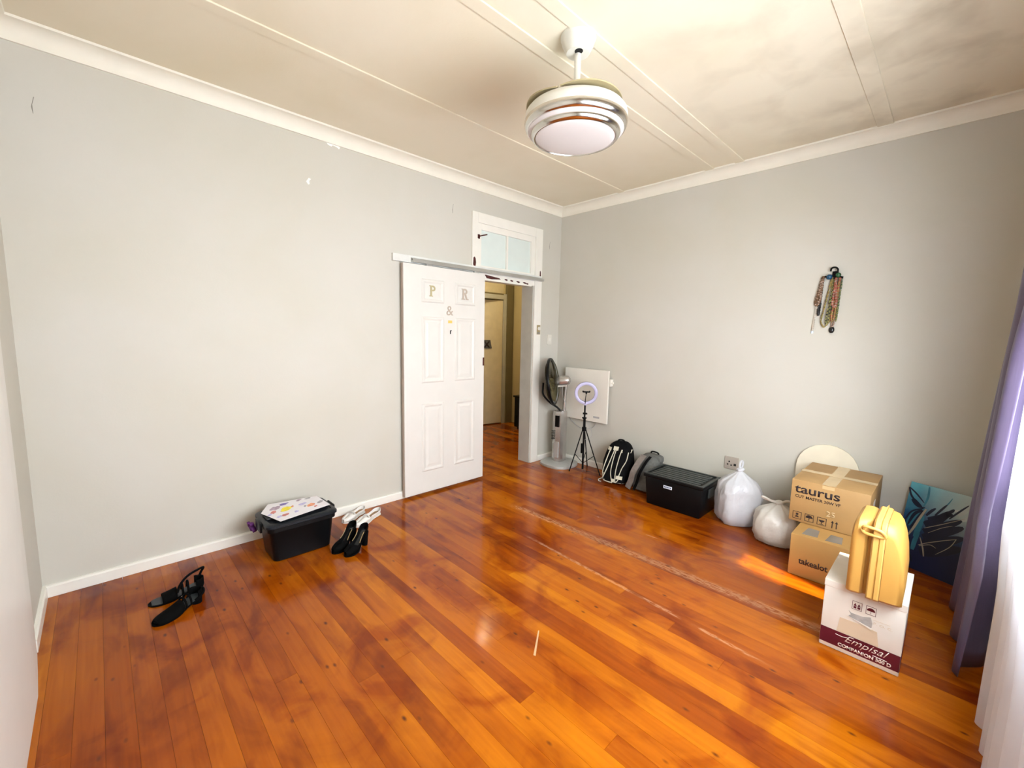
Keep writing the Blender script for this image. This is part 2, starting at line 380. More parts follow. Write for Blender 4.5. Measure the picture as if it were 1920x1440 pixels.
def thing(name, label, cat, loc=(0, 0, 0), rz=0, group=None):
    o = bpy.data.objects.new(name, None); COL.objects.link(o); o.empty_display_size = .05
    o.location = loc; o.rotation_euler = (0, 0, rz); return tag(o, label, cat, group)
def struct(o, label=None):
    o['kind'] = 'structure'
    if label: o['label'] = label
    return o
def text(name, body, size, o, ax, ay, mt, parent, depth=.0008, bold=0, sx=1, shear=0, align='LEFT', space=1):
    cu = bpy.data.curves.new('t', 'FONT'); cu.body = body; cu.size = size; cu.offset = bold; cu.shear = shear; cu.align_x = align; cu.space_character = space; cu.resolution_u = 3
    t = bpy.data.objects.new('t', cu); COL.objects.link(t); bpy.context.view_layer.update()
    me = bpy.data.meshes.new_from_object(t.evaluated_get(bpy.context.evaluated_depsgraph_get()))
    bpy.data.objects.remove(t); me.materials.clear()
    ax, ay, o = Vector(ax).normalized(), Vector(ay).normalized(), Vector(o); az = ax.cross(ay)
    bm = bmesh.new(); bm.from_mesh(me)
    r = bmesh.ops.extrude_face_region(bm, geom=list(bm.faces))
    bmesh.ops.translate(bm, verts=[v for v in r['geom'] if isinstance(v, bmesh.types.BMVert)], vec=(0, 0, depth))
    bmesh.ops.recalc_face_normals(bm, faces=bm.faces)
    for v in bm.verts: v.co = o + ax * (v.co.x * sx) + ay * v.co.y + az * v.co.z
    bm.to_mesh(me); bm.free(); me.name = name
    return link(name, me, mt, parent)
def arc(c, r, a0, a1, n):
    return [(c[0] + r * math.cos(a0 + (a1 - a0) * i / n), c[1] + r * math.sin(a0 + (a1 - a0) * i / n)) for i in range(n + 1)]
def bez(p, n=12):
    """smooth curve through the given points"""
    p = [Vector(q) for q in p]; out = []
    for i in range(len(p) - 1):
        a, b, c, d = p[max(i - 1, 0)], p[i], p[i + 1], p[min(i + 2, len(p) - 1)]
        for k in range(n):
            t = k / n; out.append(.5 * ((2 * b) + (c - a) * t + (2 * a - 5 * b + 4 * c - d) * t * t + (3 * b - a - 3 * c + d) * t ** 3))
    out.append(p[-1]); return out

# ------------------------------------------------------------------ room shell
XW, YW, H = 3.64, -4.258, 2.915             # window wall x, near wall y, ceiling height
HX, HY0, HY1 = -1.85, -2.2, 1.02            # hall
DY0, DY1, DZ = -1.256, -.445, 2.012         # door opening
TZ0, TZ1 = 2.085, 2.535                     # transom opening

fl = struct(MB().box(0, XW + .2, YW - .15, .0, -.06, -.02).ob('floor', 'subfloor'), 'varnished orange pine floorboards')
hf = struct(MB().box(HX - .1, 0, HY0, HY1 + .1, -.06, -.02).ob('floor_hall', 'subfloor'), 'dark varnished floorboards of the hall')
def planks(parent, x0, x1, y0, y1, wd):
    cache = {}; y = y1; k = 0
    while y > y0 + .01:
        wy = min(wd, y - y0); cuts = [x0]
        n = random.choice((1, 1, 2, 2, 3)) if x1 - x0 > 2.5 else 1
        cs = sorted(random.uniform(x0 + .5, x1 - .5) for _ in range(n - 1))
        for c in cs:
            if c - cuts[-1] > .45: cuts.append(c)
        cuts.append(x1)
        for a, b in zip(cuts[:-1], cuts[1:]):
            ln = b - a - .0008; key = (round(ln, 3), round(wy, 4))
            if key not in cache:
                mb = MB().box(0, ln, -wy + .0007, 0, -.02, 0); me = bpy.data.meshes.new('plank')
                bmesh.ops.recalc_face_normals(mb.bm, faces=mb.bm.faces); mb.bm.to_mesh(me); mb.bm.free(); me.materials.append(M['floor']); cache[key] = me
            o = bpy.data.objects.new('plank', cache[key]); COL.objects.link(o); o.location = (a, y, 0); o.parent = parent
        y -= wd
planks(fl, 0, XW + .2, YW - .15, 0, .0857)
planks(hf, HX - .1, 0, HY0, HY1 + .1, .0857)

a_, b_ = hit(1009, 1182, 2, .0002), hit(1003, 1229, 2, .0002)
MB().prism([(0, 0), (.006, .002), (b_.x - a_.x + .004, b_.y - a_.y), (b_.x - a_.x - .006, b_.y - a_.y - .004)], (a_.x, a_.y, .0002), (1, 0, 0), (0, 1, 0), (0, 0, 1), .0004).ob('pale_sliver', mat('pale_mark', (.52, .33, .15), .4), fl)  # thin pale sliver lying on the boards
ce = struct(MB().box(-.17, XW + .2, YW - .15, .15, H, H + .1).ob('ceiling', 'ceil'), 'stained cream board ceiling with flat cover strips')
for xr, wd in ((.870, .07), (1.735, .07), (1.974, .07), (2.884, .085)):
    MB().box(xr - wd, xr, YW + .08, -.08, H - .009, H - .0002, .002, 1).ob('cover_strip', 'ceil', ce)
# left wall with door + transom opening
mb = MB()
for y0, y1, z0, z1 in ((YW - .15, DY0, 0, H), (DY1, .15, 0, H), (DY0, DY1, TZ1, H)): mb.box(-.17, 0, y0, y1, z0, z1)
wl = struct(mb.ob('wall_left', 'wall'), 'pale grey painted wall with the doorway')
wb = struct(MB().box(0, XW + .2, 0, .15, 0, H).ob('wall_back', 'wall'), 'pale grey painted back wall')
struct(MB().box(0, XW + .2, YW - .15, YW, 0, H).ob('wall_near', 'wall'), 'pale grey painted wall beside the white door casing')
WY0, WY1, WZ0, WZ1 = -3.45, -1.10, .85, 2.15
mb = MB()
for y0, y1, z0, z1 in ((YW, WY0, 0, H), (WY1, 0, 0, H), (WY0, WY1, 0, WZ0), (WY0, WY1, WZ1, H)): mb.box(XW, XW + .16, y0, y1, z0, z1)
struct(mb.ob('wall_right', 'wall'), 'pale grey window wall behind the curtains')
w2 = struct(MB().box(XW + .06, XW + .1, WY0, WY0 + .05, WZ0, WZ1).box(XW + .06, XW + .1, WY1 - .05, WY1, WZ0, WZ1).box(XW + .06, XW + .1, WY0 + .05, WY1 - .05, WZ0, WZ0 + .05).box(XW + .06, XW + .1, WY0 + .05, WY1 - .05, WZ1 - .05, WZ1).ob('window_2', 'trim'), 'white window frame behind the curtains')
MB().box(XW - .03, XW + .06, WY0 - .03, WY1 + .03, WZ0 - .03, WZ0).ob('window_sill', 'trim', w2)
struct(MB().box(XW + .165, XW + .60, -4.6, .3, 2.30, 2.36).ob('sun_block_slab', 'trim'), 'added white slab outside above the window, unseen, blocking high sun')  # unseen overhang added to trim the sun beam to a short patch
struct(MB().box(4.55, 4.70, -6.5, -1.62, -.1, 3.1).ob('sun_block_wall', 'wall'), 'added wall outside, unseen, that shades most of the window')  # unseen blocker added so sun enters only by the curtain gap
# paint damage on the left wall
def chip(px, py, pts, s, mt='plaster', name='paint_chip'):
    p = hit(px, py, 0, .0006); MB().prism([(a * s, b * s) for a, b in pts], p, (0, 1, 0), (0, 0, 1), (1, 0, 0), .0008).ob(name, mt, wl)
chip(612, 267, [(0, 0), (.01, -.012), (.035, -.018), (.045, -.006), (.075, -.012), (.09, -.022), (.1, -.008), (.085, .004), (.06, .004), (.03, .006)], 1)
chip(574, 340, [(0, 0), (.01, -.014), (.018, -.01), (.016, .006), (.026, .018), (.014, .022)], 1.3)
for px, py in ((848, 393), (58, 200), (1030, 462)):
    chip(px, py, [(0, 0), (.004, -.03), (.006, -.03), (.005, .012), (.014, .05), (.011, .05)], 1, 'crack', 'crack')
# cornices: cove profile (distance from wall, z)
prof = [(0, H - .088), (.012, H - .088), (.014, H - .078)] + [(.084 - .07 * math.cos(a), H - .078 + .066 * math.sin(a)) for a in [PI / 2 * k / 8 for k in range(1, 9)]] + [(.090, H - .012), (.092, H - .0003), (0, H - .0003)]
def mitre(name, frm, to, inw, mt, label, pf=prof, e0=1, e1=1):
    frm, to, inw = Vector(frm), Vector(to), Vector(inw); d = (to - frm).normalized()
    rs = [[p0 + inw * q + Vector((0, 0, z)) + d * (sgn * q) for q, z in pf] for p0, sgn in ((frm, e0), (to, -e1))]
    o = MB().rings(rs).ob(name, mt, smooth=35); return struct(o, label)
cor = [((0, YW, 0), (0, 0, 0), (1, 0, 0), 'left'), ((0, 0, 0), (XW, 0, 0), (0, -1, 0), 'back'), ((XW, 0, 0), (XW, YW, 0), (-1, 0, 0), 'right'), ((XW, YW, 0), (0, YW, 0), (0, 1, 0), 'near')]
for i, (a, b, n, s) in enumerate(cor): mitre('trim_%d' % (i + 1), a, b, n, 'coving', 'white coved cornice along the %s wall' % s)
sk = [(0, .001), (.018, .001), (.018, .058), (.012, .066), (0, .068)]
mitre('baseboard_left', (0, YW, 0), (0, -1.335, 0), (1, 0, 0), 'trim', 'low white skirting along the wall with the door', sk, 1, 0)
mitre('baseboard_corner', (0, -.33, 0), (0, 0, 0), (1, 0, 0), 'trim', 'short white skirting between door frame and corner', sk, 0, 1)
mitre('baseboard_back', (0, 0, 0), (XW, 0, 0), (0, -1, 0), 'trim', 'low white skirting along the back wall', sk)
mitre('baseboard_near', (.56, YW, 0), (0, YW, 0), (0, 1, 0), 'trim', 'short white skirting beside the white door casing', sk, 0, 1)
mitre('baseboard_right', (XW, 0, 0), (XW, YW, 0), (-1, 0, 0), 'trim', 'low white skirting under the window', sk)
# white casing and door on the near wall (only its edge is in the picture)
d2 = struct(MB().prism([(.558, 0), (.575, .016), (.70, .026), (.84, .036), (.90, .040), (1.9, .040), (1.9, 0)], (0, YW, .001), (1, 0, 0), (0, 1, 0), (0, 0, 1), 2.15).ob('door_2', 'door'), 'white painted door with its casing on the near wall')
MB().box(1.0, 1.86, YW + .0402, YW + .0404, 1.02, 1.06).ob('lock_rail', 'door', d2)

# door frame around opening
fr = struct(MB().box(0, .02, -1.329, DY0, .001, 2.63, .003).box(0, .02, DY1, -.333, .001, 2.63, .003).box(0, .0195, DY0, DY1, TZ1, 2.63, .003)
            .box(-.16, .012, DY0, DY1, DZ, TZ0, .002).ob('trim_5', 'trim'), 'white painted frame around doorway and fanlight')
jb = MB().box(-.17, -.001, DY1 - .012, DY1 - .0005, .001, DZ).box(-.17, -.001, DY0 + .0005, DY0 + .012, .001, DZ).ob('jamb_lining', 'jamb', fr)
MB().box(.003, .021, DY0 + .02, DY1 - .055, DZ - .012, DZ + .002).ob('door_stop', 'trim', fr)
def fchip(c, pts, s=1, x=.0205, par=fr):
    MB().prism([(a * s, b * s) for a, b in pts], (x, c[0], c[1]), (0, 1, 0), (0, 0, 1), (1, 0, 0), .0008).ob('paint_chip', 'chip', par)
blob = [(0, -.03), (.012, -.05), (.03, -.045), (.036, -.01), (.03, .03), (.018, .045), (.004, .035)]
fchip((-1.32, 2.165), blob, 1.0); fchip((-.375, 2.14), [(a * .6, b) for a, b in blob], 1)
fchip((-1.17, 2.045), [(0, .012), (.05, .008), (.2, -.005), (.22, -.016), (.1, -.026), (.03, -.022)], 1, .0125)
for k, (y, z, l) in enumerate(((-.90, 2.035, .05), (-.82, 2.033, .05), (-.73, 2.031, .06), (-.63, 2.03, .06), (-.58, 2.024, .04))):
    fchip((y, z), [(0, .004), (l * .5, .007), (l, 0), (l * .7, -.012), (l * .2, -.006)], 1, .0125)
sp_ = hit(1009.5, 618, 0, .02)
st = tag(MB().box(.0205, .024, sp_.y - .028, sp_.y + .028, sp_.z - .055, sp_.z + .05, .002).ob('strike_plate', 'brass'), 'small tarnished brass lock plate on the door frame', 'lock plate')
MB().lathe([(.001, .004), (.02, .004), (.02, 0)], (.024, sp_.y + .004, sp_.z + .012), 16, (1, 0, 0), cap0=True).ob('keeper_disc', 'fanwhite', st)
MB().box(.024, .0255, sp_.y - .02, sp_.y + .02, sp_.z - .05, sp_.z - .026).ob('keeper_slot', 'crack', st)

# fanlight above the door
w1 = struct(MB().box(-.03, .010, DY0, DY0 + .045, TZ0, TZ1, .002).box(-.03, .010, DY1 - .06, DY1, TZ0, TZ1, .002).box(-.03, .0095, DY0 + .045, DY1 - .06, TZ0, TZ0 + .055, .002)
            .box(-.03, .0095, DY0 + .045, DY1 - .06, TZ1 - .06, TZ1, .002).ob('window_1', 'trim'), 'white two-pane fanlight above the doorway')
gy0, gy1, gz0, gz1 = DY0 + .045, DY1 - .06, TZ0 + .055, TZ1 - .06; gm = (gy0 + gy1) / 2 + .0
MB().box(-.028, .006, gm - .011, gm + .011, gz0, gz1, .002).ob('glazing_bar', 'trim', w1)
for a, b in ((gy0, gm - .011), (gm + .011, gy1)): MB().box(-.016, -.012, a, b, gz0, gz1).ob('pane', 'glass', w1)
ly, lz = -1.255, 2.405
MB().box(.010, .022, ly - .012, ly + .018, lz - .02, lz + .02, .003).ob('latch', 'chip', w1); lt_ = w1.children[-1]
MB().tube([(.024, ly + .005, lz), (.032, ly + .03, lz + .01), (.034, ly + .095, lz + .03)], [.006, .005, .006]).ob('latch_handle', 'chip', lt_)
for k, (y, l) in enumerate(((-.83, .05), (-.76, .06), (-.69, .04), (-.62, .03), (-1.10, .03))):
    MB().prism([(0, .002), (l * .6, .006), (l, -.002), (l * .5, -.007)], (.0098, y, TZ0 + .03), (0, 1, 0), (0, 0, 1), (1, 0, 0), .0008).ob('paint_chip', 'chip', w1)

# sliding door
LY0, LY1, LZ0, LZ1, LX0, LX1 = -2.095, -1.208, .024, 2.05, .030, .068
d1 = struct(MB().box(LX0, LX1, LY0, LY1, LZ0, LZ1, .002).ob('door_1', 'door'), 'white six-panel sliding door hung from a wall track')
MB().box(LX0 - .0005, LX1 - .008, LY0 - .002, LY0 + .001, LZ0 + .002, LZ1 - .002).ob('door_edge', mat('pinkish_bare_edge', (.45, .36, .30), .6), d1)
rects = [((789.5, 521), (832, 570)), ((853.5, 530), (891, 574)), ((790.5, 593), (832, 715)), ((853.5, 596), (890, 712)), ((791, 757), (833, 876)), ((851, 751), (888, 862))]
cols = [(-2.0, -1.70), (-1.60, -1.32)]
rows = []
for (a, b) in rects:
    p, q = hit(*a, 0, LX1), hit(*b, 0, LX1); rows.append((p.y, q.y, q.z, p.z))
cl = [sum(rows[i][0] for i in (0, 2, 4)) / 3, sum(rows[i][1] for i in (0, 2, 4)) / 3, sum(rows[i][0] for i in (1, 3, 5)) / 3, sum(rows[i][1] for i in (1, 3, 5)) / 3]
for i, (y0, y1, z0, z1) in enumerate(rows):
    y0, y1 = (cl[0], cl[1]) if i % 2 == 0 else (cl[2], cl[3])
    j = i - i % 2; z0 = (rows[j][2] + rows[j + 1][2]) / 2; z1 = (rows[j][3] + rows[j + 1][3]) / 2
    rg = []
    for ins, h in ((0, 0), (.010, .008), (.022, .0075), (.034, .001), (.046, .001), (.066, .005)):
        rg.append([(LX1 + h, y0 + ins, z0 + ins), (LX1 + h, y1 - ins, z0 + ins), (LX1 + h, y1 - ins, z1 - ins), (LX1 + h, y0 + ins, z1 - ins)])
    MB().rings(rg, True, False, True).ob('panel', 'door', d1)
def serifP(px, py, hgt, mt, leg):
    c = hit(px, py, 0, LX1 + .006); h = hgt; mb = MB(); A = ((0, 1, 0), (0, 0, 1), (1, 0, 0))
    mb.prism([(-.30 * h, -.5 * h), (-.12 * h, -.5 * h), (-.12 * h, .5 * h), (-.30 * h, .5 * h)], c, *A, .003)
    for z in (-.5, .42): mb.prism([(-.40 * h, z * h), (-.02 * h, z * h), (-.02 * h, (z + .08) * h), (-.40 * h, (z + .08) * h)], c, *A, .0031)
    o_ = arc((0, .24 * h), .26 * h, PI / 2, -PI / 2, 10); i_ = arc((-.02 * h, .24 * h), .11 * h, -PI / 2, PI / 2, 8)
    ring = [(-.12 * h, .5 * h)] + o_ + [(-.12 * h, -.02 * h), (-.12 * h, .13 * h)] + i_ + [(-.12 * h, .35 * h)]
    mb.prism(ring, c, *A, .0029)
    if leg:
        mb.prism([(-.06 * h, -.01 * h), (.12 * h, -.01 * h), (.30 * h, -.5 * h), (.10 * h, -.5 * h)], c, *A, .0028)
        mb.prism([(.06 * h, -.5 * h), (.40 * h, -.5 * h), (.40 * h, -.42 * h), (.06 * h, -.42 * h)], c, *A, .0032)
    return mb.ob('letter', mt, d1)
serifP(812, 546, .095, 'letter', False)['label'] = 'dull gold letter P'
serifP(872, 552, .10, 'letter2', True)['label'] = 'dull rose letter R'
p = hit(836.5, 591, 0, LX1 + .0005); a_ = text('ampersand', '&', .125, p, (0, 1, 0), (0, 0, 1), 'letter2', d1, .003); a_['label'] = 'dull gold ampersand'
p = hit(844, 603.5, 0, LX1); MB().box(LX1, LX1 + .001, p.y - .022, p.y + .022, p.z - .013, p.z + .013).ob('tape_square', 'tape', d1)
p = hit(844.5, 623, 0, LX1); MB().box(LX1, LX1 + .004, p.y - .004, p.y + .004, p.z - .016, p.z + .016).box(LX1, LX1 + .004, p.y - .002, p.y + .012, p.z + .010, p.z + .018).ob('hook', 'hole', d1)
p = hit(903, 677, 0, LX1); MB().box(LX1 - .03, LX1 + .001, LY1 - .018, LY1 + .001, p.z - .045, p.z + .035).ob('lock_plate', 'chip', d1)
# track
tk = thing('sliding_door_track', 'pale board and metal rail the sliding door hangs from', 'door track', (0, 0, 0))
MB().box(.0205, .028, -2.165, -.345, 2.062, 2.122, .001).ob('backing_board', 'trackboard', tk)
MB().box(.0285, .066, -2.00, -.345, 2.066, 2.080).box(.0285, .036, -2.00, -.345, 2.080, 2.104).box(.058, .066, -2.0, -.345, 2.08, 2.094).ob('rail', 'alu', tk)
MB().box(.0, .0205, -2.165, -1.335, 2.062, 2.122).ob('packer', 'trackboard', tk)
for y in (-1.83, -1.30): MB().box(.038, .056, y - .03, y + .03, 2.0505, 2.098, .002).ob('hanger_roller', 'alu', tk)
# switch, socket
p = hit(1029.5, 637, 0, .0)
sw = tag(MB().box(.0003, .010, p.y - .035, p.y + .035, p.z - .058, p.z + .058, .003).ob('light_switch', 'fanwhite'), 'white light switch plate between door frame and corner', 'light switch')
MB().box(.0102, .014, p.y - .012, p.y + .012, p.z - .02, p.z + .02, .002).ob('rocker', 'trim', sw)
p = hit(1372, 868, 1, 0.)
so = tag(MB().box(p.x - .058, p.x + .058, -.010, -.0003, p.z - .055, p.z + .055, .003).ob('wall_socket', 'socket'), 'taupe square three-pin wall socket behind the tied white bag', 'socket')
for dx, dz in ((-.018, .012), (-.03, -.014), (0, -.018)): MB().lathe([(.0005, .001), (.007, .001), (.007, 0)], (p.x + dx, -.0101, p.z + dz), 10, (0, -1, 0), cap0=True).ob('pin_hole', 'hole', so)
MB().box(p.x + .02, p.x + .04, -.014, -.0102, p.z - .02, p.z + .0, .002).ob('socket_switch', 'hole', so)

# ------------------------------------------------------------------ hall beyond the door
mb = MB().box(HX - .12, HX, HY0, .20, 0, H).box(HX - .12, HX, .84, HY1 + .1, 0, H).box(HX - .12, HX, .20, .84, 2.40, H)
struct(mb.ob('wall_hall_far', 'hallwall'), 'beige far wall of the hall')
struct(MB().box(HX, -.17, HY1, HY1 + .1, 0, H).ob('wall_hall_end', 'hallwall'), 'beige end wall of the hall')
struct(MB().box(HX, -.17, HY0 - .1, HY0, 0, H).ob('wall_hall_back', 'hallwall'), 'beige back wall of the hall')
struct(MB().box(-.171, -.17, HY0, DY0, 0, H).box(-.171, -.17, DY1, HY1, 0, H).box(-.26, -.17, .15, HY1, 0, H).ob('wall_hall_side', 'hallwall'), 'hall side of the bedroom wall')
struct(MB().box(HX - .12, -.17, HY0 - .1, HY1 + .1, H, H + .1).ob('ceiling_hall', 'ceil'), 'cream hall ceiling')
struct(MB().box(HX - .9, HX - .12, HY0, HY1 + .1, -.06, 0).box(HX - .92, HX - .9, HY0, HY1 + .1, 0, H).box(HX - .9, HX - .12, HY0 - .02, HY0, 0, H).box(HX - .9, HX - .12, HY1 + .1, HY1 + .12, 0, H).box(HX - .92, HX - .12, HY0, HY1 + .1, H, H + .02).ob('wall_hall_room', 'hallwall'), 'dim room behind the hall door')
hfm = struct(MB().box(HX, HX + .03, .80, .86, 0, 2.12).box(HX, HX + .03, .14, .20, 0, 2.12).box(HX, HX + .03, .20, .80, 2.03, 2.10).ob('trim_6', 'jamb'), 'olive painted frame of the hall door')
MB().box(HX, HX + .045, .862, 1.0, 0, 2.9).ob('dark_pilaster', 'hallframe', hfm)
MB().box(HX - .05, HX + .02, .14, .86, 2.02, 2.125).ob('lintel', 'hallframe', hfm)
MB().box(HX - .06, HX - .03, .20, .84, 2.125, 2.40).ob('fanlight_panel', 'halldoor', hfm)
d3 = struct(MB().box(-.62, 0, -.02, .02, .015, 2.015, .002).ob('door_3', 'halldoor', None, (HX + .0, .79, 0)), 'cream hall door standing slightly open')
d3.rotation_euler = (0, 0, math.radians(90 - 12 ))
pl = tag(MB().prism([(0, 0), (.24, 0), (.21, .135), (0, .135)], (0, 0, 0), (1, 0, 0), (0, 0, 1), (0, -1, 0), .012).ob('door_sign', 'plaque'), 'small grey name plaque hung on the cream hall door', 'sign')
u = Vector((math.cos(d3.rotation_euler.z), math.sin(d3.rotation_euler.z), 0))
pl.location = Vector((HX, .79, 1.245)) - u * .44 + Vector((u.y, -u.x, 0)) * .021; pl.rotation_euler = d3.rotation_euler
text('sign_letters', 'EX', .13, (.035, -.0125, .02), (1, 0, 0), (0, 0, 1), 'ink', pl, .003, .006)
MB().lathe([(.001, .05), (.02, .045), (.024, .03), (.010, .018), (.012, 0)], (-.55, -.02, .93), 16, (0, -1, 0), cap0=True).ob('door_knob', 'hole', d3)
cb = thing('hall_cabinet', 'black low cabinet in the dark end of the hall', 'cabinet', (-.92, HY1 - .17, 0))
MB().box(-.5, .5, -.16, .16, .03, .50, .006).ob('body', 'black', cb)
MB().box(-.52, .52, -.175, .165, .50, .525, .004).ob('top', 'black', cb)
MB().box(-.46, .46, -.13, .13, 0, .03).ob('plinth', 'blackmatte', cb)
for x in (-.245, .245): MB().box(x - .235, x + .235, -.172, -.161, .05, .49, .003).ob('cabinet_door', 'black', cb)

# ------------------------------------------------------------------ ceiling fan with light
cf = thing('ceiling_fan', 'white and chrome ceiling fan light with folded smoked blades', 'ceiling fan', (1.89, -2.178, H))
MB().lathe([(.001, 0), (.086, 0), (.086, -.012), (.081, -.018), (.078, -.036), (.056, -.076), (.046, -.078), (.001, -.076)], n=40, cap0=True, cap1=True).ob('canopy', 'fanwhite', cf, smooth=40); cn_ = cf.children[-1]
MB().lathe([(.001, 0), (.02, 0), (.02, -.004), (.001, -.004)], (.018, -.016, -.0755), 16, cap0=True, cap1=True).ob('canopy_hole', 'hole', cn_)
MB().lathe([(.016, -.07), (.016, -.33)], n=16, cap0=True, cap1=True).ob('downrod', 'fanwhite', cf, smooth=60)
MB().lathe([(.03, -.30), (.06, -.318), (.12, -.330), (.22, -.341), (.236, -.345), (.236, -.352), (.1, -.352)], n=56, cap0=True, cap1=True).ob('motor_housing', 'fanwhite', cf, smooth=40)
for k in range(4):                                   # curved blades folded back round the housing
    a0 = k * PI / 2 + .35; outer = []; inner = []; n = 22
    for i in range(n + 1):
        t = i / n; a = a0 + t * 1.5; wid = .02 + .10 * math.sin(PI * min(1, t * 1.15)) ** .6 if t < .87 else .02 + .05 * (1 - t) / .13
        ro = .232 + .016 * math.sin(PI * t)
        outer.append((ro * math.cos(a), ro * math.sin(a), -.343 + .010 * math.sin(PI * t) + .002 * k)); inner.append(((ro - wid) * math.cos(a), (ro - wid) * math.sin(a), -.331 + .008 * math.sin(PI * t) + .002 * k))
    MB().rings([[o, i, (i[0], i[1], i[2] + .006), (o[0], o[1], o[2] + .006)] for o, i in zip(outer, inner)]).ob('blade', 'blade', cf, smooth=40)
MB().lathe([(.2, -.348), (.238, -.348), (.247, -.358), (.251, -.372), (.252, -.397), (.2, -.397)], n=64, cap0=True, cap1=True).ob('body_band', 'fanwhite', cf, smooth=40)
MB().lathe([(.252, -.3965), (.2535, -.402), (.250, -.418), (.243, -.431), (.236, -.434), (.2, -.434)], n=64).ob('chrome_ring', 'chrome', cf, smooth=50)
MB().lathe([(.236, -.432), (.235, -.438), (.220, -.446), (.2, -.446)], n=64).ob('white_step', 'diff', cf, smooth=50)
MB().lathe([(.2195, -.444), (.2205, -.449), (.214, -.463), (.205, -.470), (.198, -.470), (.195, -.462)], n=64).ob('chrome_ring', 'chrome', cf, smooth=50)
MB().lathe([(.197, -.464)] + [(.197 * math.cos(a), -.464 - .02 * math.sin(a)) for a in [PI / 2 * k / 8 for k in range(1, 8)]] + [(.001, -.484)], n=56, cap1=True).ob('diffuser', 'diff', cf, smooth=60)

# ------------------------------------------------------------------ mist fan
mf = thing('mist_fan', 'silver pedestal mist fan with smoked round guard in the corner', 'fan', (.262, -.225, 0), 0)
def octo(r, z, sq=.78): return [(r * math.copysign(abs(math.cos(a)) ** sq, math.cos(a)), r * math.copysign(abs(math.sin(a)) ** sq, math.sin(a)), z) for a in [2 * PI * k / 32 for k in range(32)]]
MB().rings([octo(.195, 0), octo(.2, .012), octo(.198, .03), octo(.17, .042), octo(.08, .05)]).ob('base', 'silver2', mf, smooth=30)
c0 = [(.058, -.062), (.066, -.02), (.05, .06), (-.03, .075), (-.075, .03), (-.07, -.045), (.0, -.078)]
MB().rings([[(x, y, .046) for x, y in c0], [(x, y, .60) for x, y in c0], [(x * .94, y * .94, .625) for x, y in c0], [(x * .8, y * .8, .63) for x, y in c0]]).ob('column', 'silver', mf)
MB().box(-.008, .045, -.084, -.066, .45, .58, .004).ob('control_panel', 'black', mf)
for k in range(6): MB().box(-.060, -.035, -.078, -.06, .30 + k * .018, .306 + k * .018).ob('vent_slot', 'hole', mf)
MB().box(-.02, .045, -.083, -.066, .10, .28, .004).ob('tank_panel', 'silver2', mf)
hx = Vector((-.86, -.50, -.13)).normalized()                       # direction the head faces
hc = Vector((-.085, -.065, .955))
mo = hc - hx * .20
MB().tube([(.03, .025, .62), (.035, .03, .80), (.045, .035, 1.0)], [.021, .018, .017], 12).ob('neck', 'silver', mf, smooth=60)
MB().lathe([(.02, .0), (.040, .0), (.052, -.02), (.055, -.06), (.055, -.12), (.045, -.15), (.02, -.165)], hc - hx * .045, 24, hx, cap0=True, cap1=True).ob('motor_housing', 'silver', mf, smooth=40)
MB().tube([hc - hx * .06 - Vector((0, 0, .058)), hc - hx * .17 - Vector((0, 0, .058))], .012, 8).ob('motor_trim', 'fanwhite', mf)
gr = .262
MB().lathe([(gr, .012), (gr + .005, .006), (gr + .005, -.012), (gr, -.018), (gr - .012, -.018), (gr - .012, .012)], hc, 48, hx).ob('guard_rim', 'black', mf, smooth=40)
q = Vector((0, 0, 1)).rotation_difference(hx)
g1, g2 = MB(), MB()
for k in range(64):
    a = 2 * PI * k / 64; e = Vector((math.cos(a), math.sin(a), 0))
    g1.tube([hc + q @ (e * r + Vector((0, 0, z))) for r, z in ((.05, -.062), (.13, -.060), (.21, -.042), (gr - .006, -.016))], .0016, 4)
    g2.tube([hc + q @ (e * r + Vector((0, 0, z))) for r, z in ((.05, .055), (.13, .052), (.21, .036), (gr - .006, .010))], .0016, 4)
g1.ob('rear_guard', 'guard', mf); g2.ob('front_guard', 'guard', mf)
MB().lathe([(.001, .06), (.05, .056), (.055, .05), (.05, .044)], hc, 24, hx, cap0=True).ob('guard_boss', 'black', mf)
for k in range(5):
    a = 2 * PI * k / 5
    def bl(u, v, a=a):
        r = .045 + .185 * u; th = a + (v - .5) * 1.2 + .35 * u
        return hc + q @ Vector((r * math.cos(th), r * math.sin(th), -.012 + .045 * (v - .5)))
    MB().grid(bl, 6, 6).ob('blade', 'smoke', mf, smooth=80, solid=.002)
MB().lathe([(.001, .025), (.04, .02), (.048, 0), (.048, -.03)], hc, 20, hx, cap0=True).ob('blade_hub', 'smoke', mf, smooth=50)
fb = hc + hx * .10
MB().tube(bez([(fb.x, fb.y, .935), (fb.x - .004, fb.y, .87), (fb.x + .004, fb.y, .80), (fb.x * .62, fb.y * .62, .715), (-.03, -.03, .665), (.0, 0, .625)], 8), .011, 10).ob('mist_hose', 'black', mf, smooth=60)
MB().tube(bez([(.02, -.0, .93), (.025, -.01, .82), (.05, .02, .70), (.04, .02, .63)], 8), .003, 6).ob('cable', 'cord', mf)

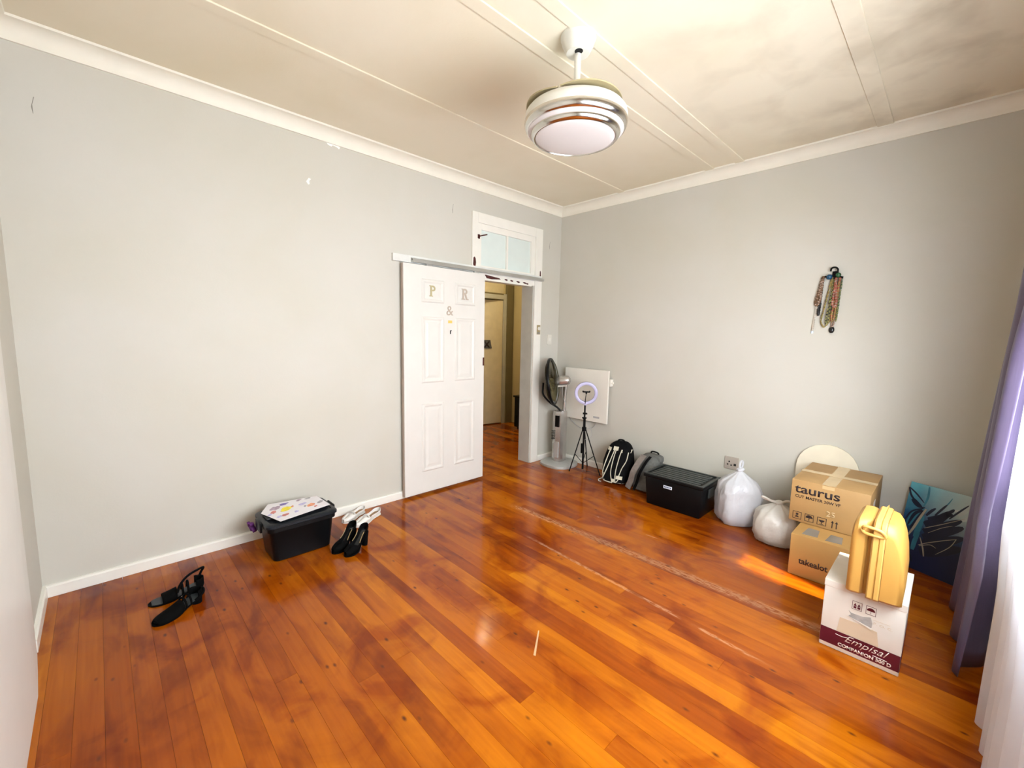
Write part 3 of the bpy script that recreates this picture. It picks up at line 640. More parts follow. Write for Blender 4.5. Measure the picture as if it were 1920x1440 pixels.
# ------------------------------------------------------------------ panel heater
ph = thing('panel_heater', 'flat cream square panel heater mounted on the back wall', 'heater', (.475, 0, .82))
o = MB().box(-.295, .295, -.062, -.040, -.29, .29, .003).ob('panel', 'heater', ph)
for x in (-.2, .2):
    for z in (-.2, .2): MB().box(x - .015, x + .015, -.0398, -.0003, z - .015, z + .015).ob('standoff', 'trim', ph)
sb_ = MB().box(.2965, .320, -.055, -.004, .12, .20, .006).ob('switch_box', 'heater', ph)
MB().lathe([(.001, .018), (.012, .016), (.014, 0)], (.320, -.03, .16), 14, (1, 0, 0), cap0=True).ob('knob', 'heater', sb_)
MB().box(.12, .2, -.0632, -.0622, -.245, -.225).ob('badge', 'cord', ph)
MB().tube(bez([(.15, -.03, -.29), (.08, -.02, -.37), (-.08, -.012, -.40), (-.22, -.012, -.33), (-.27, -.012, -.28)], 8), .004, 6).ob('cable', 'cord', ph)

# ------------------------------------------------------------------ ring light on tripod
rl = thing('ring_light', 'lavender ring light with phone clamp on a black tripod', 'ring light', (.605, -.235, 0))
feet = [(-.098, -.105), (.205, .03), (-.075, .19)]
hub = .47
MB().lathe([(.011, .03), (.011, .48), (.014, .48), (.014, .60), (.009, .60), (.009, .78)], n=12, cap0=True, cap1=True).ob('centre_column', 'black', rl, smooth=40)
MB().lathe([(.012, .45), (.024, .455), (.024, .495), (.012, .50)], n=12, cap0=True, cap1=True).ob('hub', 'black', rl)
for fx, fy in feet:
    lg = MB().tube([(fx * .1, fy * .1, hub), (fx, fy, .006)], .006, 8).ob('leg', 'black', rl)
    MB().tube([(fx * .62, fy * .62, hub * .42), (0.006 * (1 if fx > 0 else -1), 0, .10)], .004, 6).ob('brace', 'black', lg)
    MB().ball((fx, fy, .0075), .0075, 8, 6).ob('rubber_foot', 'blackmatte', lg)
for z, s in ((.585, -1), (.635, 1)): MB().box(-.016, .016, -.016, .016, z, z + .02, .003).tube([(0, 0, z + .01), (s * .03, 0, z + .01)], .007, 8).ob('clamp_knob', 'black', rl)
face = Vector((.63, -.77, -.04)).normalized(); rc = Vector((.008, .0, .865)); q = Vector((0, 0, 1)).rotation_difference(face)
R0, r0 = .106, .0165
def torus(fl, zoff, rr, R):
    return [[rc + q @ Vector(((R + rr * math.cos(b)) * math.cos(a), (R + rr * math.cos(b)) * math.sin(a), zoff + fl * rr * math.sin(b))) for b in [2 * PI * j / 14 for j in range(14)]] for a in [2 * PI * i / 56 for i in range(57)]]
MB().rings(torus(.45, .002, .017, R0), True, False, False).ob('ring_diffuser', 'ringdiff', rl, smooth=60)
MB().rings(torus(.5, -.008, .0175, R0), True, False, False).ob('ring_back', 'blackmatte', rl, smooth=60)
MB().box(-.014, .014, -.012, .010, .735, .775, .004).ob('ring_mount', 'ringdiff', rl)
gx = face * .03
MB().tube(bez([Vector((0, 0, .75)) + gx * .3, Vector((-.002, 0, .80)) + gx, rc + gx + Vector((-.002, 0, -.01)), rc + gx + Vector((.0, 0, .012))], 6), .004, 8).ob('gooseneck', 'black', rl)
sd_ = face.cross(Vector((0, 0, 1))).normalized() * -1
pc = rc + gx + Vector((0, 0, .02))
mb = MB()
for s in (-1, 1): mb.tube([pc + sd_ * (.032 * s) + Vector((0, 0, -.004)), pc + sd_ * (.036 * s) + Vector((0, 0, .012))], .008, 8)
mb.tube([pc - sd_ * .034, pc + sd_ * .034], .008, 8).tube([pc + Vector((0, 0, -.02)), pc], .009, 8).ob('phone_clamp', 'black', rl)
MB().tube(bez([(.0, .0, .74), (-.022, -.01, .72), (-.02, 0, .62), (-.004, .0, .56), (.05, .03, .50), (.075, .04, .42), (.05, .02, .37), (0, .012, .36)], 8), .0022, 5).ob('cable', 'cord', rl)
MB().box(-.034, -.02, -.004, .012, .20, .31, .003).ob('inline_remote', 'black', rl)

# ------------------------------------------------------------------ backpacks
def se_front(a, b, h, e1, e2):
    def f(x, z):
        cv = max(0, 1 - min(1, abs(z / h)) ** (2 / e1)) ** (e1 / 2)
        return -b * max(0, cv ** (2 / e2) - min(1, abs(x / a)) ** (2 / e2)) ** (e2 / 2)
    return f
b1 = thing('backpack', 'black backpack laced with cream cords leaning on the wall', 'backpack', (1.03, -.205, 0), math.radians(10))
A, B, Hh, E1, E2 = .155, .095, .205, .62, .7
tap = lambda p: Vector((p.x * (1 - .22 * max(0, p.z / Hh)), p.y + .10 * (p.z / Hh) * .6, p.z))
MB().superell((0, 0, Hh), A, B, Hh, E1, E2, fn=tap).ob('body', 'blackfab', b1, smooth=60)
MB().superell((0, -.072, .15), .12, .045, .13, .4, .6, fn=lambda p: Vector((p.x, p.y + .05 * (p.z / .13), p.z))).ob('front_pocket', 'blackfab', b1, smooth=60)
fy = se_front(A, B, Hh, E1, E2)
def fp(x, z, o=.006):
    ys = [fy(x / (1 - .22 * max(0, (z - Hh) / Hh)), z - Hh) + .06 * ((z - Hh) / Hh)]
    zz = (z - .15) / .13
    if abs(zz) < .98 and abs(x) < .118: ys.append(-.072 + se_front(.12, .045, .13, .4, .6)(x, z - .15) + .05 * zz)
    return Vector((x, min(ys) - o, z))
cords = [[(-.095, .335), (-.115, .25), (-.145, .12), (-.15, .05)], [(-.045, .345), (-.07, .25), (-.105, .12), (-.135, .04)], [(-.03, .345), (-.045, .25), (-.05, .13), (-.02, .03)],
         [(.025, .345), (.01, .25), (.0, .14), (.01, .035)], [(.088, .325), (.085, .25), (.055, .17), (.035, .08)], [(.01, .035), (.03, .05), (.04, .07)], [(-.13, .035), (-.07, .03), (-.02, .026)]]
for c in cords: MB().tube([fp(x + .022, z) for x, z in [(v.x, v.y) for v in bez([(x, z, 0) for x, z in c], 6)]], .0048, 6).ob('cord', 'cream', b1, smooth=60)
for x, z, w_, h_ in ((-.108, .338, .04, .028), (-.038, .35, .05, .034), (.062, .332, .085, .026), (-.14, .075, .035, .05), (.045, .085, .06, .03), (-.125, .03, .04, .03), (-.015, .05, .03, .03), (.035, .022, .07, .026)):
    MB().rings([[fp(x + .022 + sx * w_ / 2, z + sz * h_ / 2, d) for sx, sz in ((-1, -1), (1, -1), (1, 1), (-1, 1))] for d in (.001, .009)]).ob('tab', 'cream', b1)
MB().tube(bez([(-.13, -.085, .03), (-.165, -.10, .012), (-.15, -.13, .006), (-.125, -.135, .006)], 6), .0045, 6).ob('cord', 'cream', b1)
MB().tube(bez([(-.03, .03, .39), (-.02, .035, .425), (.03, .035, .425), (.04, .03, .39)], 6), .007, 6).ob('grab_handle', 'blackfab', b1)
b2 = thing('backpack', 'plain grey backpack wedged between black backpack and black crate', 'backpack', (1.355, -.19, 0), 0)
MB().superell((0, .0, .175), .122, .10, .175, .6, .7, fn=lambda p: Vector((p.x * (1 - .12 * max(0, p.z / .175)), p.y + .045 * (p.z / .175), p.z))).ob('body', 'greyfab', b2, smooth=60)
MB().superell((.01, -.085, .145), .11, .05, .125, .5, .6, fn=lambda p: Vector((p.x, p.y + .035 * (p.z / .125), p.z))).ob('front_pocket', 'greyfab', b2, smooth=60)
for x, mt_, w_ in ((-.085, 'greyfab2', .055), (-.02, 'blackfab', .022)):
    MB().ribbon(bez([(x + .045, -.02, .335), (x + .035, -.085, .29), (x + .01, -.15, .19), (x - .01, -.155, .10), (x - .035, -.165, .02)], 8), w_, (0, -1, .35), .012).ob('strap', mt_, b2, smooth=60)
MB().superell((.03, .035, .315), .095, .04, .04, .6, .7).ob('top_flap', 'greyfab', b2, smooth=60)
MB().tube(bez([(-.01, .045, .345), (.0, .05, .37), (.06, .05, .365), (.07, .045, .335)], 6), .008, 6).ob('grab_handle', 'blackfab', b2)

# ------------------------------------------------------------------ black crate
kr = thing('storage_crate', 'black storage crate with ridged grey lid beside the white bag', 'storage box', (1.752, -.355, 0))
MB().hexa([(-.235, -.16, 0), (.235, -.16, 0), (.235, .16, 0), (-.235, .16, 0)], [(-.252, -.178, .25), (.252, -.178, .25), (.252, .178, .25), (-.252, .178, .25)], .012).ob('body', 'black', kr, smooth=35)
MB().box(-.262, .262, -.188, .188, .25, .278, .006).ob('lid', 'black', kr, smooth=35)
lidc = kr.children[-1]
MB().box(-.262, .262, -.188, -.165, .2782, .286, .002).box(-.262, .262, .165, .188, .2782, .286, .002).box(-.262, -.238, -.165, .165, .2782, .286, .002).box(.238, .262, -.165, .165, .2782, .286, .002).ob('lid_rim', 'lid', lidc)
for k in range(6):
    y = -.128 + k * .051; MB().box(-.215, .215, y - .017, y + .017, .2782, .2850, .002).ob('ridge', 'lid', lidc)
MB().box(.2525, .262, -.06, .06, .16, .235, .004).ob('side_handle', 'lid', kr)
MB().hexa([(-.075, -.1775, .188), (.0, -.1775, .188), (.0, -.1745, .188), (-.075, -.1745, .188)], [(-.075, -.1790, .213), (.0, -.1790, .213), (.0, -.176, .213), (-.075, -.176, .213)]).ob('sticker', 'stickwhite', kr); stk = kr.children[-1]
for k in range(5): MB().box(-.068 + k * .013, -.060 + k * .013, -.1795, -.178, .196, .206).ob('sticker_mark', 'bdBlue', stk)

# ------------------------------------------------------------------ tied carrier bags
def bag(prof_, nth, seed, sq, pleat, loc, rz, name, label, mt_, parts):
    r_ = thing(name, label, 'plastic bag', loc, rz, None); rs = []
    zmax = prof_[-1][1]
    for r, z in prof_:
        row = []
        for i in range(nth):
            a = 2 * PI * i / nth; ca, sa = math.cos(a), math.sin(a)
            s = (abs(ca) ** (2 / sq) + abs(sa) ** (2 / sq)) ** (-sq / 2)
            t = z / zmax; rr = r * (1 + (s - 1) * (1 - t ** 3))
            v = Vector((ca * 2.2, sa * 2.2, z * 9 + seed)); d = mnoise.noise(v) * .11 + mnoise.noise(v * 2.7) * .06 + mnoise.noise(v * 6.1) * .022 - .10 * (1 - abs(mnoise.noise(v * 1.9 + Vector((5, 2, seed)))) * 2) ** 8 * .6 - .05 * max(0, 1 - abs(mnoise.noise(v * 4.3)) * 6)
            rr *= 1 + d * (0 if z < .004 else 1) + pleat * math.sin(9 * a + 3 * mnoise.noise(v)) * max(0, t - .55) * 2
            row.append((rr * ca, rr * sa * .92, z))
        rs.append(row)
    MB().rings(rs).ob('sack', mt_, r_, smooth=75)
    for nm, pts, rad in parts: MB().tube(bez(pts, 7), rad, 8).ob(nm, mt_, r_, smooth=70)
    return r_
bag([(.105, .0), (.128, .012), (.148, .05), (.155, .10), (.160, .16), (.162, .22), (.158, .27), (.145, .315), (.118, .35), (.078, .38), (.042, .405), (.018, .425), (.020, .438)], 60, 1.3, .62, .10, (2.205, -.32, 0), math.radians(42),
    'carrier_bag', 'tall bluish white plastic bag knotted at the top', 'bag',
    [('knot', [(-.02, -.01, .43), (0, -.016, .437), (.02, -.004, .44), (.004, .016, .438), (-.02, .0, .432)], .012), ('handle_loop', [(0, 0, .435), (.0, .012, .46), (.012, .03, .487), (.03, .045, .495), (.04, .05, .48), (.028, .03, .455), (.008, .01, .44)], .0085)])
bag([(.10, .0), (.135, .015), (.148, .05), (.156, .10), (.156, .15), (.142, .20), (.118, .235), (.08, .26), (.045, .28), (.022, .293), (.02, .30)], 60, 7.7, .85, .13, (2.525, -.465, 0), math.radians(10),
    'carrier_bag', 'low round cream plastic bag with its handle flopped over', 'bag2',
    [('knot', [(-.016, -.01, .293), (0, -.02, .30), (.02, -.004, .30), (.0, .012, .302), (-.02, 0, .296)], .012), ('handle_loop', [(-.01, -.012, .298), (-.05, -.035, .312), (-.085, -.06, .335), (-.098, -.07, .342), (-.10, -.062, .335), (-.07, -.035, .315), (-.02, -.005, .30)], .008), ('handle_ear', [(.02, 0, .30), (.05, .02, .312), (.10, .03, .305)], .010)])

# ------------------------------------------------------------------ cream rounded panel behind the boxes
pr = [(-.19, 0), (.20, 0), (.20, .50)] + [(.005 + .195 * math.cos(a), .50 + .19 * math.sin(a) * (1 if a < 1.6 else 1)) for a in [PI * k / 14 for k in range(1, 14)]] + [(-.19, .50)]
o = MB().prism(pr, (0, 0, 0), (1, 0, 0), (0, 0, 1), (0, 1, 0), .02).ob('rounded_panel', 'panel', None, (2.71, -.062, .001)); o.rotation_euler = (math.radians(-3), 0, 0)
tag(o, 'cream round-topped panel leaning on the wall behind the cardboard boxes', 'panel')

# ------------------------------------------------------------------ cardboard boxes
XA, ZA = (1, 0, 0), (0, 0, 1)
tb = thing('cardboard_box', 'lower brown cardboard box with one printed word, standing on the floor', 'box', (2.70, -.885, 0))
TW, TD, TH = .345, .62, .268
MB().box(0, TW, 0, TD, .001, TH, .006).ob('carton', 'card2', tb, smooth=35)
MB().box(.002, TW - .002, .305, .313, TH, TH + .001).ob('flap_seam', 'seam', tb)
def on_front(px, py, yf, root): v = hit(px, py, 1, yf); return Vector((v.x - root.location.x, -.0006, v.z - root.location.z))
p0, p1 = on_front(1499, 1053, -.885, tb), on_front(1568, 1068, -.885, tb)
text('printed_word', 'takealot', .052, (p0.x - .006, -.0003, .088), XA, ZA, 'ink', tb, .0006, .0012, sx=.88)
for x0, x1, y0, y1, mt_ in ((.05, .13, .03, .16, 'plasticwin'), (.17, .25, .03, .15, 'plasticwin')): MB().prism([(x0, y0), (x1, y0 + .01), (x1 - .01, y1), (x0 + .01, y1)], (0, 0, TH), (1, 0, 0), (0, 1, 0), (0, 0, 1), .0015).ob('clear_tape', mt_, tb)
ub = thing('cardboard_box', 'upper brown cardboard box with handling symbols, taped across the top', 'box', (2.632, -.665, TH + .002), 0)
UW, UD, UH = .412, .575, .285
MB().box(0, UW, 0, UD, 0, UH, .006).ob('carton', 'card', ub, smooth=35)
yf = -.665
MB().box(.165, .235, -.001, UD + .0008, UH, UH + .0012).ob('top_tape', 'packtape', ub)
MB().box(.168, .232, -.0012, 0, UH - .026, UH - .004).ob('front_tape', 'packtape', ub)
MB().box(.0, UW, .27, .275, UH, UH + .001).ob('flap_seam', 'seam', ub)
MB().box(-.001, UW + .001, .245, .305, UH + .0012, UH + .002).ob('cross_tape', 'packtape', ub)
MB().box(UW, UW + .0012, .15, .24, .12, .20).ob('side_label', 'whitecard', ub)
text('printed_word', 'taurus', .080, (.022, -.0004, .200), XA, ZA, 'ink', ub, .0006, .0013, sx=1.2)
text('printed_line', 'CUT MASTER 20W VF', .026, (.026, -.0004, .166), XA, ZA, 'ink', ub, .0006, .0004, sx=.98)
text('tape_mark', '25', .05, (.20, -.0013, .085), XA, ZA, 'packtape', ub, .0006, .001)
for k in range(4):
    x = .022 + k * .068; mb = MB()
    if k < 3:
        for a, b, c, d in ((0, .05, 0, .003), (0, .05, .047, .05), (0, .003, .003, .047), (.047, .05, .003, .047)): mb.box(x + a, x + b, -.0008, 0, .018 + c, .018 + d)
    A_ = ((x, -.0008, .018), (1, 0, 0), (0, 0, 1), (0, 1, 0), .0008)
    if k == 0:
        mb.prism([(.012, .012), (.038, .012), (.030, .022), (.020, .022)], *A_).prism([(.018, .026), (.032, .026), (.032, .04), (.018, .04)], *A_)
    elif k == 1:
        mb.prism(arc((.025, .024), .02, 0, PI, 8), *A_).prism([(.023, .008), (.027, .008), (.027, .024), (.023, .024)], *A_)
    elif k == 2:
        mb.prism(arc((.025, .034), .015, PI, 2 * PI, 8), *A_).prism([(.023, .008), (.027, .008), (.027, .022), (.023, .022)], *A_).prism([(.015, .006), (.035, .006), (.035, .009), (.015, .009)], *A_)
    else:
        for dx in (.006, .028): mb.prism([(dx + .004, 0), (dx + .009, 0), (dx + .009, .034), (dx + .015, .034), (dx + .0065, .048), (dx - .002, .034), (dx + .004, .034)], *A_)
    mb.ob('printed_symbol', 'ink', ub)

eb = thing('appliance_box', 'white box with maroon printed band and torn front under the yellow case', 'box', (2.980, -1.503, 0))
EW, ED, EH = .292, .375, .335
MB().box(0, EW, 0, ED, .001, EH, .004).ob('carton', 'whitecard', eb, smooth=35)
MB().box(-.002, EW + .002, -.0018, ED + .002, EH - .03, EH + .002, .002).ob('lid_flap', 'whitecard', eb)
MB().box(.001, EW - .001, -.0010, .0, .022, .098).ob('maroon_band', 'maroon', eb)
MB().box(EW, EW + .001, .002, ED - .002, .022, .098).ob('maroon_band', 'maroon', eb)
text('script_logo', 'Empisal', .046, (.092, -.0012, .063), XA, ZA, 'whiteink', eb, .0006, -.0004, sx=1.08, shear=.45)
MB().tube([(.06, -.0016, .082), (.085, -.0016, .080), (.11, -.0016, .086)], .0014, 4).ob('logo_flourish', 'whiteink', eb)
MB().tube([(.20, -.0016, .052), (.25, -.0016, .050)], .0014, 4).ob('logo_flourish', 'whiteink', eb)
text('model_line', 'COMPANION 500 D', .0225, (.072, -.0012, .030), XA, ZA, 'whiteink', eb, .0006, .0006, sx=.96)
MB().prism([(.062, .10), (.215, .10), (.205, .168), (.165, .175), (.07, .172)], (0, -.0009, 0), (1, 0, 0), (0, 0, 1), (0, 1, 0), .0008).ob('sticker_residue', 'patch', eb)
tear = [(.098, .222), (.108, .214), (.150, .215), (.178, .226), (.186, .200), (.184, .172), (.160, .176), (.118, .186), (.100, .196), (.108, .206)]
MB().prism(tear, (0, -.0012, 0), (1, 0, 0), (0, 0, 1), (0, 1, 0), .0010).ob('torn_hole', 'foil', eb)
MB().prism([(.096, .195), (.185, .168), (.186, .176), (.12, .19)], (0, -.004, 0), (1, 0, 0), (0, 0, 1), (0, 1, 0), .002).ob('torn_flap', 'whiteink', eb)
for k, x in enumerate((.108, .158)):
    mb = MB(); z = .236
    for a, b, c, d in ((0, .036, 0, .0015), (0, .036, .0385, .04), (0, .0015, .0015, .0385), (.0345, .036, .0015, .0385)): mb.box(x + a, x + b, -.0010, 0, z + c, z + d)
    A_ = ((x, -.0010, z), (1, 0, 0), (0, 0, 1), (0, 1, 0), .001)
    if k == 0:
        for dx in (.005, .019): mb.prism([(dx, .018), (dx + .012, .018), (dx + .006, .032)], *A_).prism([(dx + .001, .006), (dx + .011, .006), (dx + .011, .016), (dx + .001, .016)], *A_)
    else: mb.prism(arc((.018, .018), .015, 0, PI, 8), *A_).prism([(.0172, .005), (.0188, .005), (.0188, .018), (.0172, .018)], *A_)
    mb.ob('printed_symbol', 'maroon', eb)
text('small_print', 'P. O. C.', .016, (.188, -.0004, .198), XA, ZA, 'patch', eb, .0005, 0, sx=1.3)
MB().box(.185, .245, -.0008, 0, .219, .2202).ob('printed_rule', 'patch', eb)

# ------------------------------------------------------------------ yellow case
yc = thing('hard_case', 'yellow moulded hard case standing on the white appliance box', 'case', (3.158, -1.570, EH + .0035))
def case_ring(x, hgt, y0, y1, r, zb=0):
    pts = []
    for cx, cz, a0 in ((y1 - r, hgt - r, 0), (y0 + r, hgt - r, PI / 2)): pts += [(x, cx + r * math.cos(a0 + PI / 2 * k / 7), cz + r * math.sin(a0 + PI / 2 * k / 7)) for k in range(8)]
    pts += [(x, y0, zb + .012), (x, y0 + .012, zb), (x, y1 - .012, zb), (x, y1, zb + .012)]
    return pts
CH = .352
MB().rings([case_ring(x, h, y0, y1, r) for x, h, y0, y1, r in ((.022, CH, .0, .29, .05), (.045, CH - .004, .001, .29, .06), (.062, CH - .02, .003, .285, .08), (.076, CH - .055, .006, .28, .10), (.088, CH - .11, .012, .27, .10), (.096, CH - .19, .022, .26, .08))]).ob('right_shell', 'yellow', yc, smooth=35)
MB().rings([case_ring(x, h, y0, y1, r) for x, h, y0, y1, r in ((-.022, CH + .003, -.006, .296, .05), (-.018, CH + .006, -.010, .30, .05), (-.004, CH + .006, -.010, .30, .05), (.0, CH + .002, -.005, .365, .05), (.004, CH + .006, -.010, .30, .05), (.016, CH + .006, -.010, .30, .05), (.0215, CH + .003, -.006, .296, .05))]).ob('middle_band', 'yellow2', yc, smooth=35)
MB().rings([case_ring(x, h, y0, y1, r) for x, h, y0, y1, r in ((-.0240, CH - .006, .030, .28, .05), (-.036, CH - .002, .028, .28, .05), (-.048, CH, .012, .285, .05), (-.075, CH - .002, .004, .285, .05), (-.088, CH - .014, .008, .28, .05), (-.096, CH - .045, .018, .27, .05))]).ob('left_shell', 'yellow', yc, smooth=35)
for xs in (-.0229, .0218): MB().rings([case_ring(xs - .0007, CH + .0045, -.0075, .297, .05), case_ring(xs + .0007, CH + .0045, -.0075, .297, .05)]).ob('seam', 'seam', yc)
MB().tube(bez([(-.056, -.004, CH - .040), (-.054, -.020, CH - .022), (-.035, -.026, CH - .018), (.0, -.026, CH - .022), (.018, -.018, CH - .04), (.012, -.014, CH - .052), (-.02, -.018, CH - .052), (-.05, -.012, CH - .052), (-.062, -.004, CH - .040)], 6), .007, 8).ob('clasp_loop', 'yellow2', yc, smooth=60)
MB().box(-.02, .012, -.022, -.008, CH - .048, CH - .022, .003).ob('clasp', 'yellow2', yc)

# ------------------------------------------------------------------ painting
pt = thing('canvas_painting', 'unframed blue abstract canvas of brush strokes leaning beside the curtain', 'painting', (3.150, -.165, 0), math.radians(-23))
LEAN = math.radians(10.5); PW, PH = .37, .555
pu = Vector((0, math.sin(LEAN), math.cos(LEAN))); pn = Vector((0, -math.cos(LEAN), math.sin(LEAN)))
cvo = MB().box(0, PW, 0, .022, 0, PH).ob('canvas', 'canvas', pt); cvo.rotation_euler = (-LEAN, 0, 0)
RZ = Matrix.Rotation(pt.rotation_euler.z, 3, 'Z'); P0 = Vector(pt.location)
def onp(cx, cy):                                   # position on the canvas seen in a 6x crop of the photo
    v = hitp(1660 + cx / 6, 880 + cy / 6, P0, RZ @ pn); return RZ.transposed() @ (v - P0)
def strokes(name, mt_, data, lift=.0004):
    for pts, w0 in data:
        mb = MB(); pp = bez([onp(*p) + pn * lift for p in pts], 5); n = len(pp) - 1
        mb.ribbon(pp, [w0 * (.25 + .75 * math.sin(PI * min(1, .12 + .88 * i / n)) ** .7) for i in range(n + 1)], pn, .0006).ob(name, mt_, pt)
strokes('teal_stroke', 'teal', [([(500, 200), (480, 320), (430, 420)], .012), ([(250, 620), (330, 500), (430, 440)], .035), ([(330, 760), (380, 640), (430, 520)], .03), ([(300, 900), (330, 800), (380, 700)], .025), ([(600, 480), (700, 400), (760, 330)], .006)])
strokes('pale_stroke', 'pale', [([(250, 1100), (235, 950), (215, 800)], .018), ([(820, 520), (900, 470), (980, 430)], .03), ([(860, 580), (930, 560), (980, 540)], .02), ([(740, 470), (800, 470), (860, 470)], .012)], .0006)
strokes('navy_stroke', 'navy', [([(275, 200), (300, 300), (400, 420), (450, 430)], .012), ([(280, 200), (360, 280), (440, 380)], .010), ([(310, 330), (360, 390), (410, 430)], .03), ([(430, 440), (300, 470), (220, 560), (170, 600)], .010), ([(420, 460), (330, 500), (250, 620)], .018), ([(440, 470), (380, 540), (280, 660)], .022),
    ([(440, 620), (560, 590), (740, 480)], .05), ([(430, 700), (600, 660), (860, 580)], .05), ([(420, 760), (640, 720), (880, 660)], .05), ([(460, 520), (520, 470), (570, 440)], .016), ([(560, 520), (640, 450), (700, 400)], .012), ([(640, 530), (740, 480), (780, 455)], .018), ([(720, 560), (850, 470), (945, 410)], .010), ([(480, 560), (620, 540), (760, 510)], .03),
    ([(420, 830), (600, 820), (880, 780)], .06), ([(380, 920), (560, 920), (860, 900)], .07), ([(240, 860), (270, 950), (300, 1040)], .016)], .0008)
strokes('beige_stroke', 'beigep', [([(460, 450), (380, 560), (300, 680), (220, 770)], .014), ([(430, 980), (420, 880), (390, 760)], .008), ([(370, 850), (460, 830), (640, 805), (800, 790)], .005), ([(800, 790), (720, 880), (560, 960)], .004), ([(380, 860), (500, 850), (570, 890)], .005), ([(440, 660), (640, 620), (900, 560)], .004), ([(480, 715), (640, 660), (760, 640)], .003)], .0011)

# ------------------------------------------------------------------ curtains
def sst(a, b, v): v = max(0, min(1, (v - a) / (b - a))); return v * v * (3 - 2 * v)
def purple(u, v):
    z = .012 + v * 2.36; y = -.42 - u * (.90 - .26 * sst(.45, .72, z) + .18 * sst(1.42, 1.7, z))
    amp = .024 + .036 * (1 - v); xc = 3.558 - .058 * (1 - v) - .02 * math.sin(u * 3)
    x = xc + amp * math.sin(u * 5.6 * PI + .6 + .5 * math.sin(v * 3)) + .008 * math.sin(u * 23 + v * 4)
    return (min(x, 3.618), y, z)
o = MB().grid(purple, 120, 30).ob('curtain', 'purple', None, smooth=80, solid=.002)
tag(o, 'mauve satin curtain hanging to the floor in deep folds', 'curtain', )
def sheer(u, v):
    z = .008 + v * 2.36; ya = -1.47 + .19 * sst(.5, .75, z); y = ya + u * (-3.62 - ya)
    amp = .014 + .022 * (1 - v); xc = 3.548 - .012 * (1 - v)
    return (xc + amp * math.sin(u * 26 * PI + .4 + .4 * math.sin(v * 2.4)) + .006 * math.sin(u * 62 + v * 3), y, z)
o = MB().grid(sheer, 290, 26).ob('sheer_curtain', 'sheer', None, smooth=80)
tag(o, 'white sheer voile curtain over the window', 'sheer curtain')
cr = tag(MB().tube([(3.585, -.12, 2.40), (3.585, -3.9, 2.40)], .012, 12).ob('curtain_rod', 'chrome'), 'metal curtain rod above the window', 'curtain rod')
for y in (-.14, -2.0, -3.85): MB().box(3.573, 3.6395, y - .008, y + .008, 2.385, 2.415).ob('bracket', 'chrome', cr)

# ------------------------------------------------------------------ necklaces on a wall hook
hg = thing('necklace_hanger', 'small black wall hook with blue and green beads on its arms', 'hook', (2.64, 0, 1.965))
MB().tube(bez([(-.028, -.024, .02), (-.022, -.03, .04), (.0, -.032, .045), (.016, -.03, .03), (.012, -.026, .008), (.0, -.02, -.005)], 6), .006, 8).ob('hook', 'blackmatte', hg)
MB().tube([(-.075, -.022, -.02), (-.02, -.022, -.012), (.05, -.022, -.03)], .006, 8).ob('arm', 'blackmatte', hg)
MB().box(-.018, .018, -.018, -.0003, -.03, .02, .004).ob('back_plate', 'blackmatte', hg)
MB().ball((-.03, -.034, -.022), .02, 12, 8).ob('blue_bead', 'bdBlue', hg, smooth=80); MB().ball((.022, -.034, -.012), .018, 12, 8).ob('green_bead', 'bdGreen', hg, smooth=80)
def necklace(label, mt_, x0, z0, x1, z1, n, r, y, spread, mt2=None, pend=None):
    root = thing('necklace', label, 'necklace', (x0, y, z0), 0, 'necklaces on the wall hook'); mb, m2 = MB(), MB()
    n = int(n * 1.5)
    for i in range(n):
        t = i / (n - 1); s = 1 - abs(2 * t - 1) ** 1.2; e = (-1 if t < .5 else 1) * spread * (s ** .5) * (.35 + .65 * min(1, 2 * min(t, 1 - t)))
        p = Vector(((x1 - x0) * s + e * (1 - (max(0, s - .82) / .18) ** 2), 0, (z1 - z0) * s))
        (m2 if mt2 and i % 3 == 0 else mb).ball(p, r * (.75 + .5 * random.random()), 6, 4)
    mb.ob('beads', mt_, root, smooth=80)['kind'] = 'stuff'
    if mt2: m2.ob('accent_beads', mt2, root, smooth=80)['kind'] = 'stuff'
    else: m2.bm.free()
    if pend: MB().ball(((x1 - x0), 0, (z1 - z0) - r * 1.5), pend[1], 8, 6, (1, .6, 1.5)).ob('pendant', pend[0], root, smooth=80)
necklace('dark brown wooden bead strand, bunched on the left arm', 'bdBrown', 2.572, 1.945, 2.555, 1.76, 46, .0085, -.030, .012, 'bdRose')
necklace('brown and rose bead strand tied short on the left arm', 'bdBrown', 2.565, 1.945, 2.545, 1.735, 44, .008, -.018, .016, 'bdRose')
necklace('plain black bead strand hanging behind the brown ones', 'bdBlack', 2.568, 1.94, 2.560, 1.665, 50, .0075, -.012, .006)
necklace('thin pale pearl chain ending in a clear drop', 'bdPearl', 2.56, 1.94, 2.532, 1.545, 60, .0042, -.011, .005, None, ('stickwhite', .009))
necklace('long looped gold and olive bead chain', 'bdGold', 2.625, 1.94, 2.604, 1.575, 70, .006, -.016, .032, 'bdOlive')
necklace('coral red bead strand in the middle of the hook', 'bdCoral', 2.65, 1.93, 2.655, 1.72, 44, .0085, -.030, .014, 'bdRose')
necklace('orange gold bead strand on the right arm', 'bdGold', 2.672, 1.93, 2.650, 1.615, 60, .0075, -.022, .012, 'bdCoral')
necklace('pale rose strand ending in a dark tassel bead', 'bdRose', 2.668, 1.93, 2.652, 1.565, 56, .006, -.010, .010, None, ('bdBlack', .018))
necklace('short olive bead strand with a dark end bead', 'bdOlive', 2.64, 1.93, 2.618, 1.60, 50, .0055, -.024, .010, 'bdBlack')
necklace('thin green bead strand at the right edge of the hook', 'bdOlive', 2.685, 1.93, 2.672, 1.62, 56, .0045, -.011, .004, 'bdGreen')

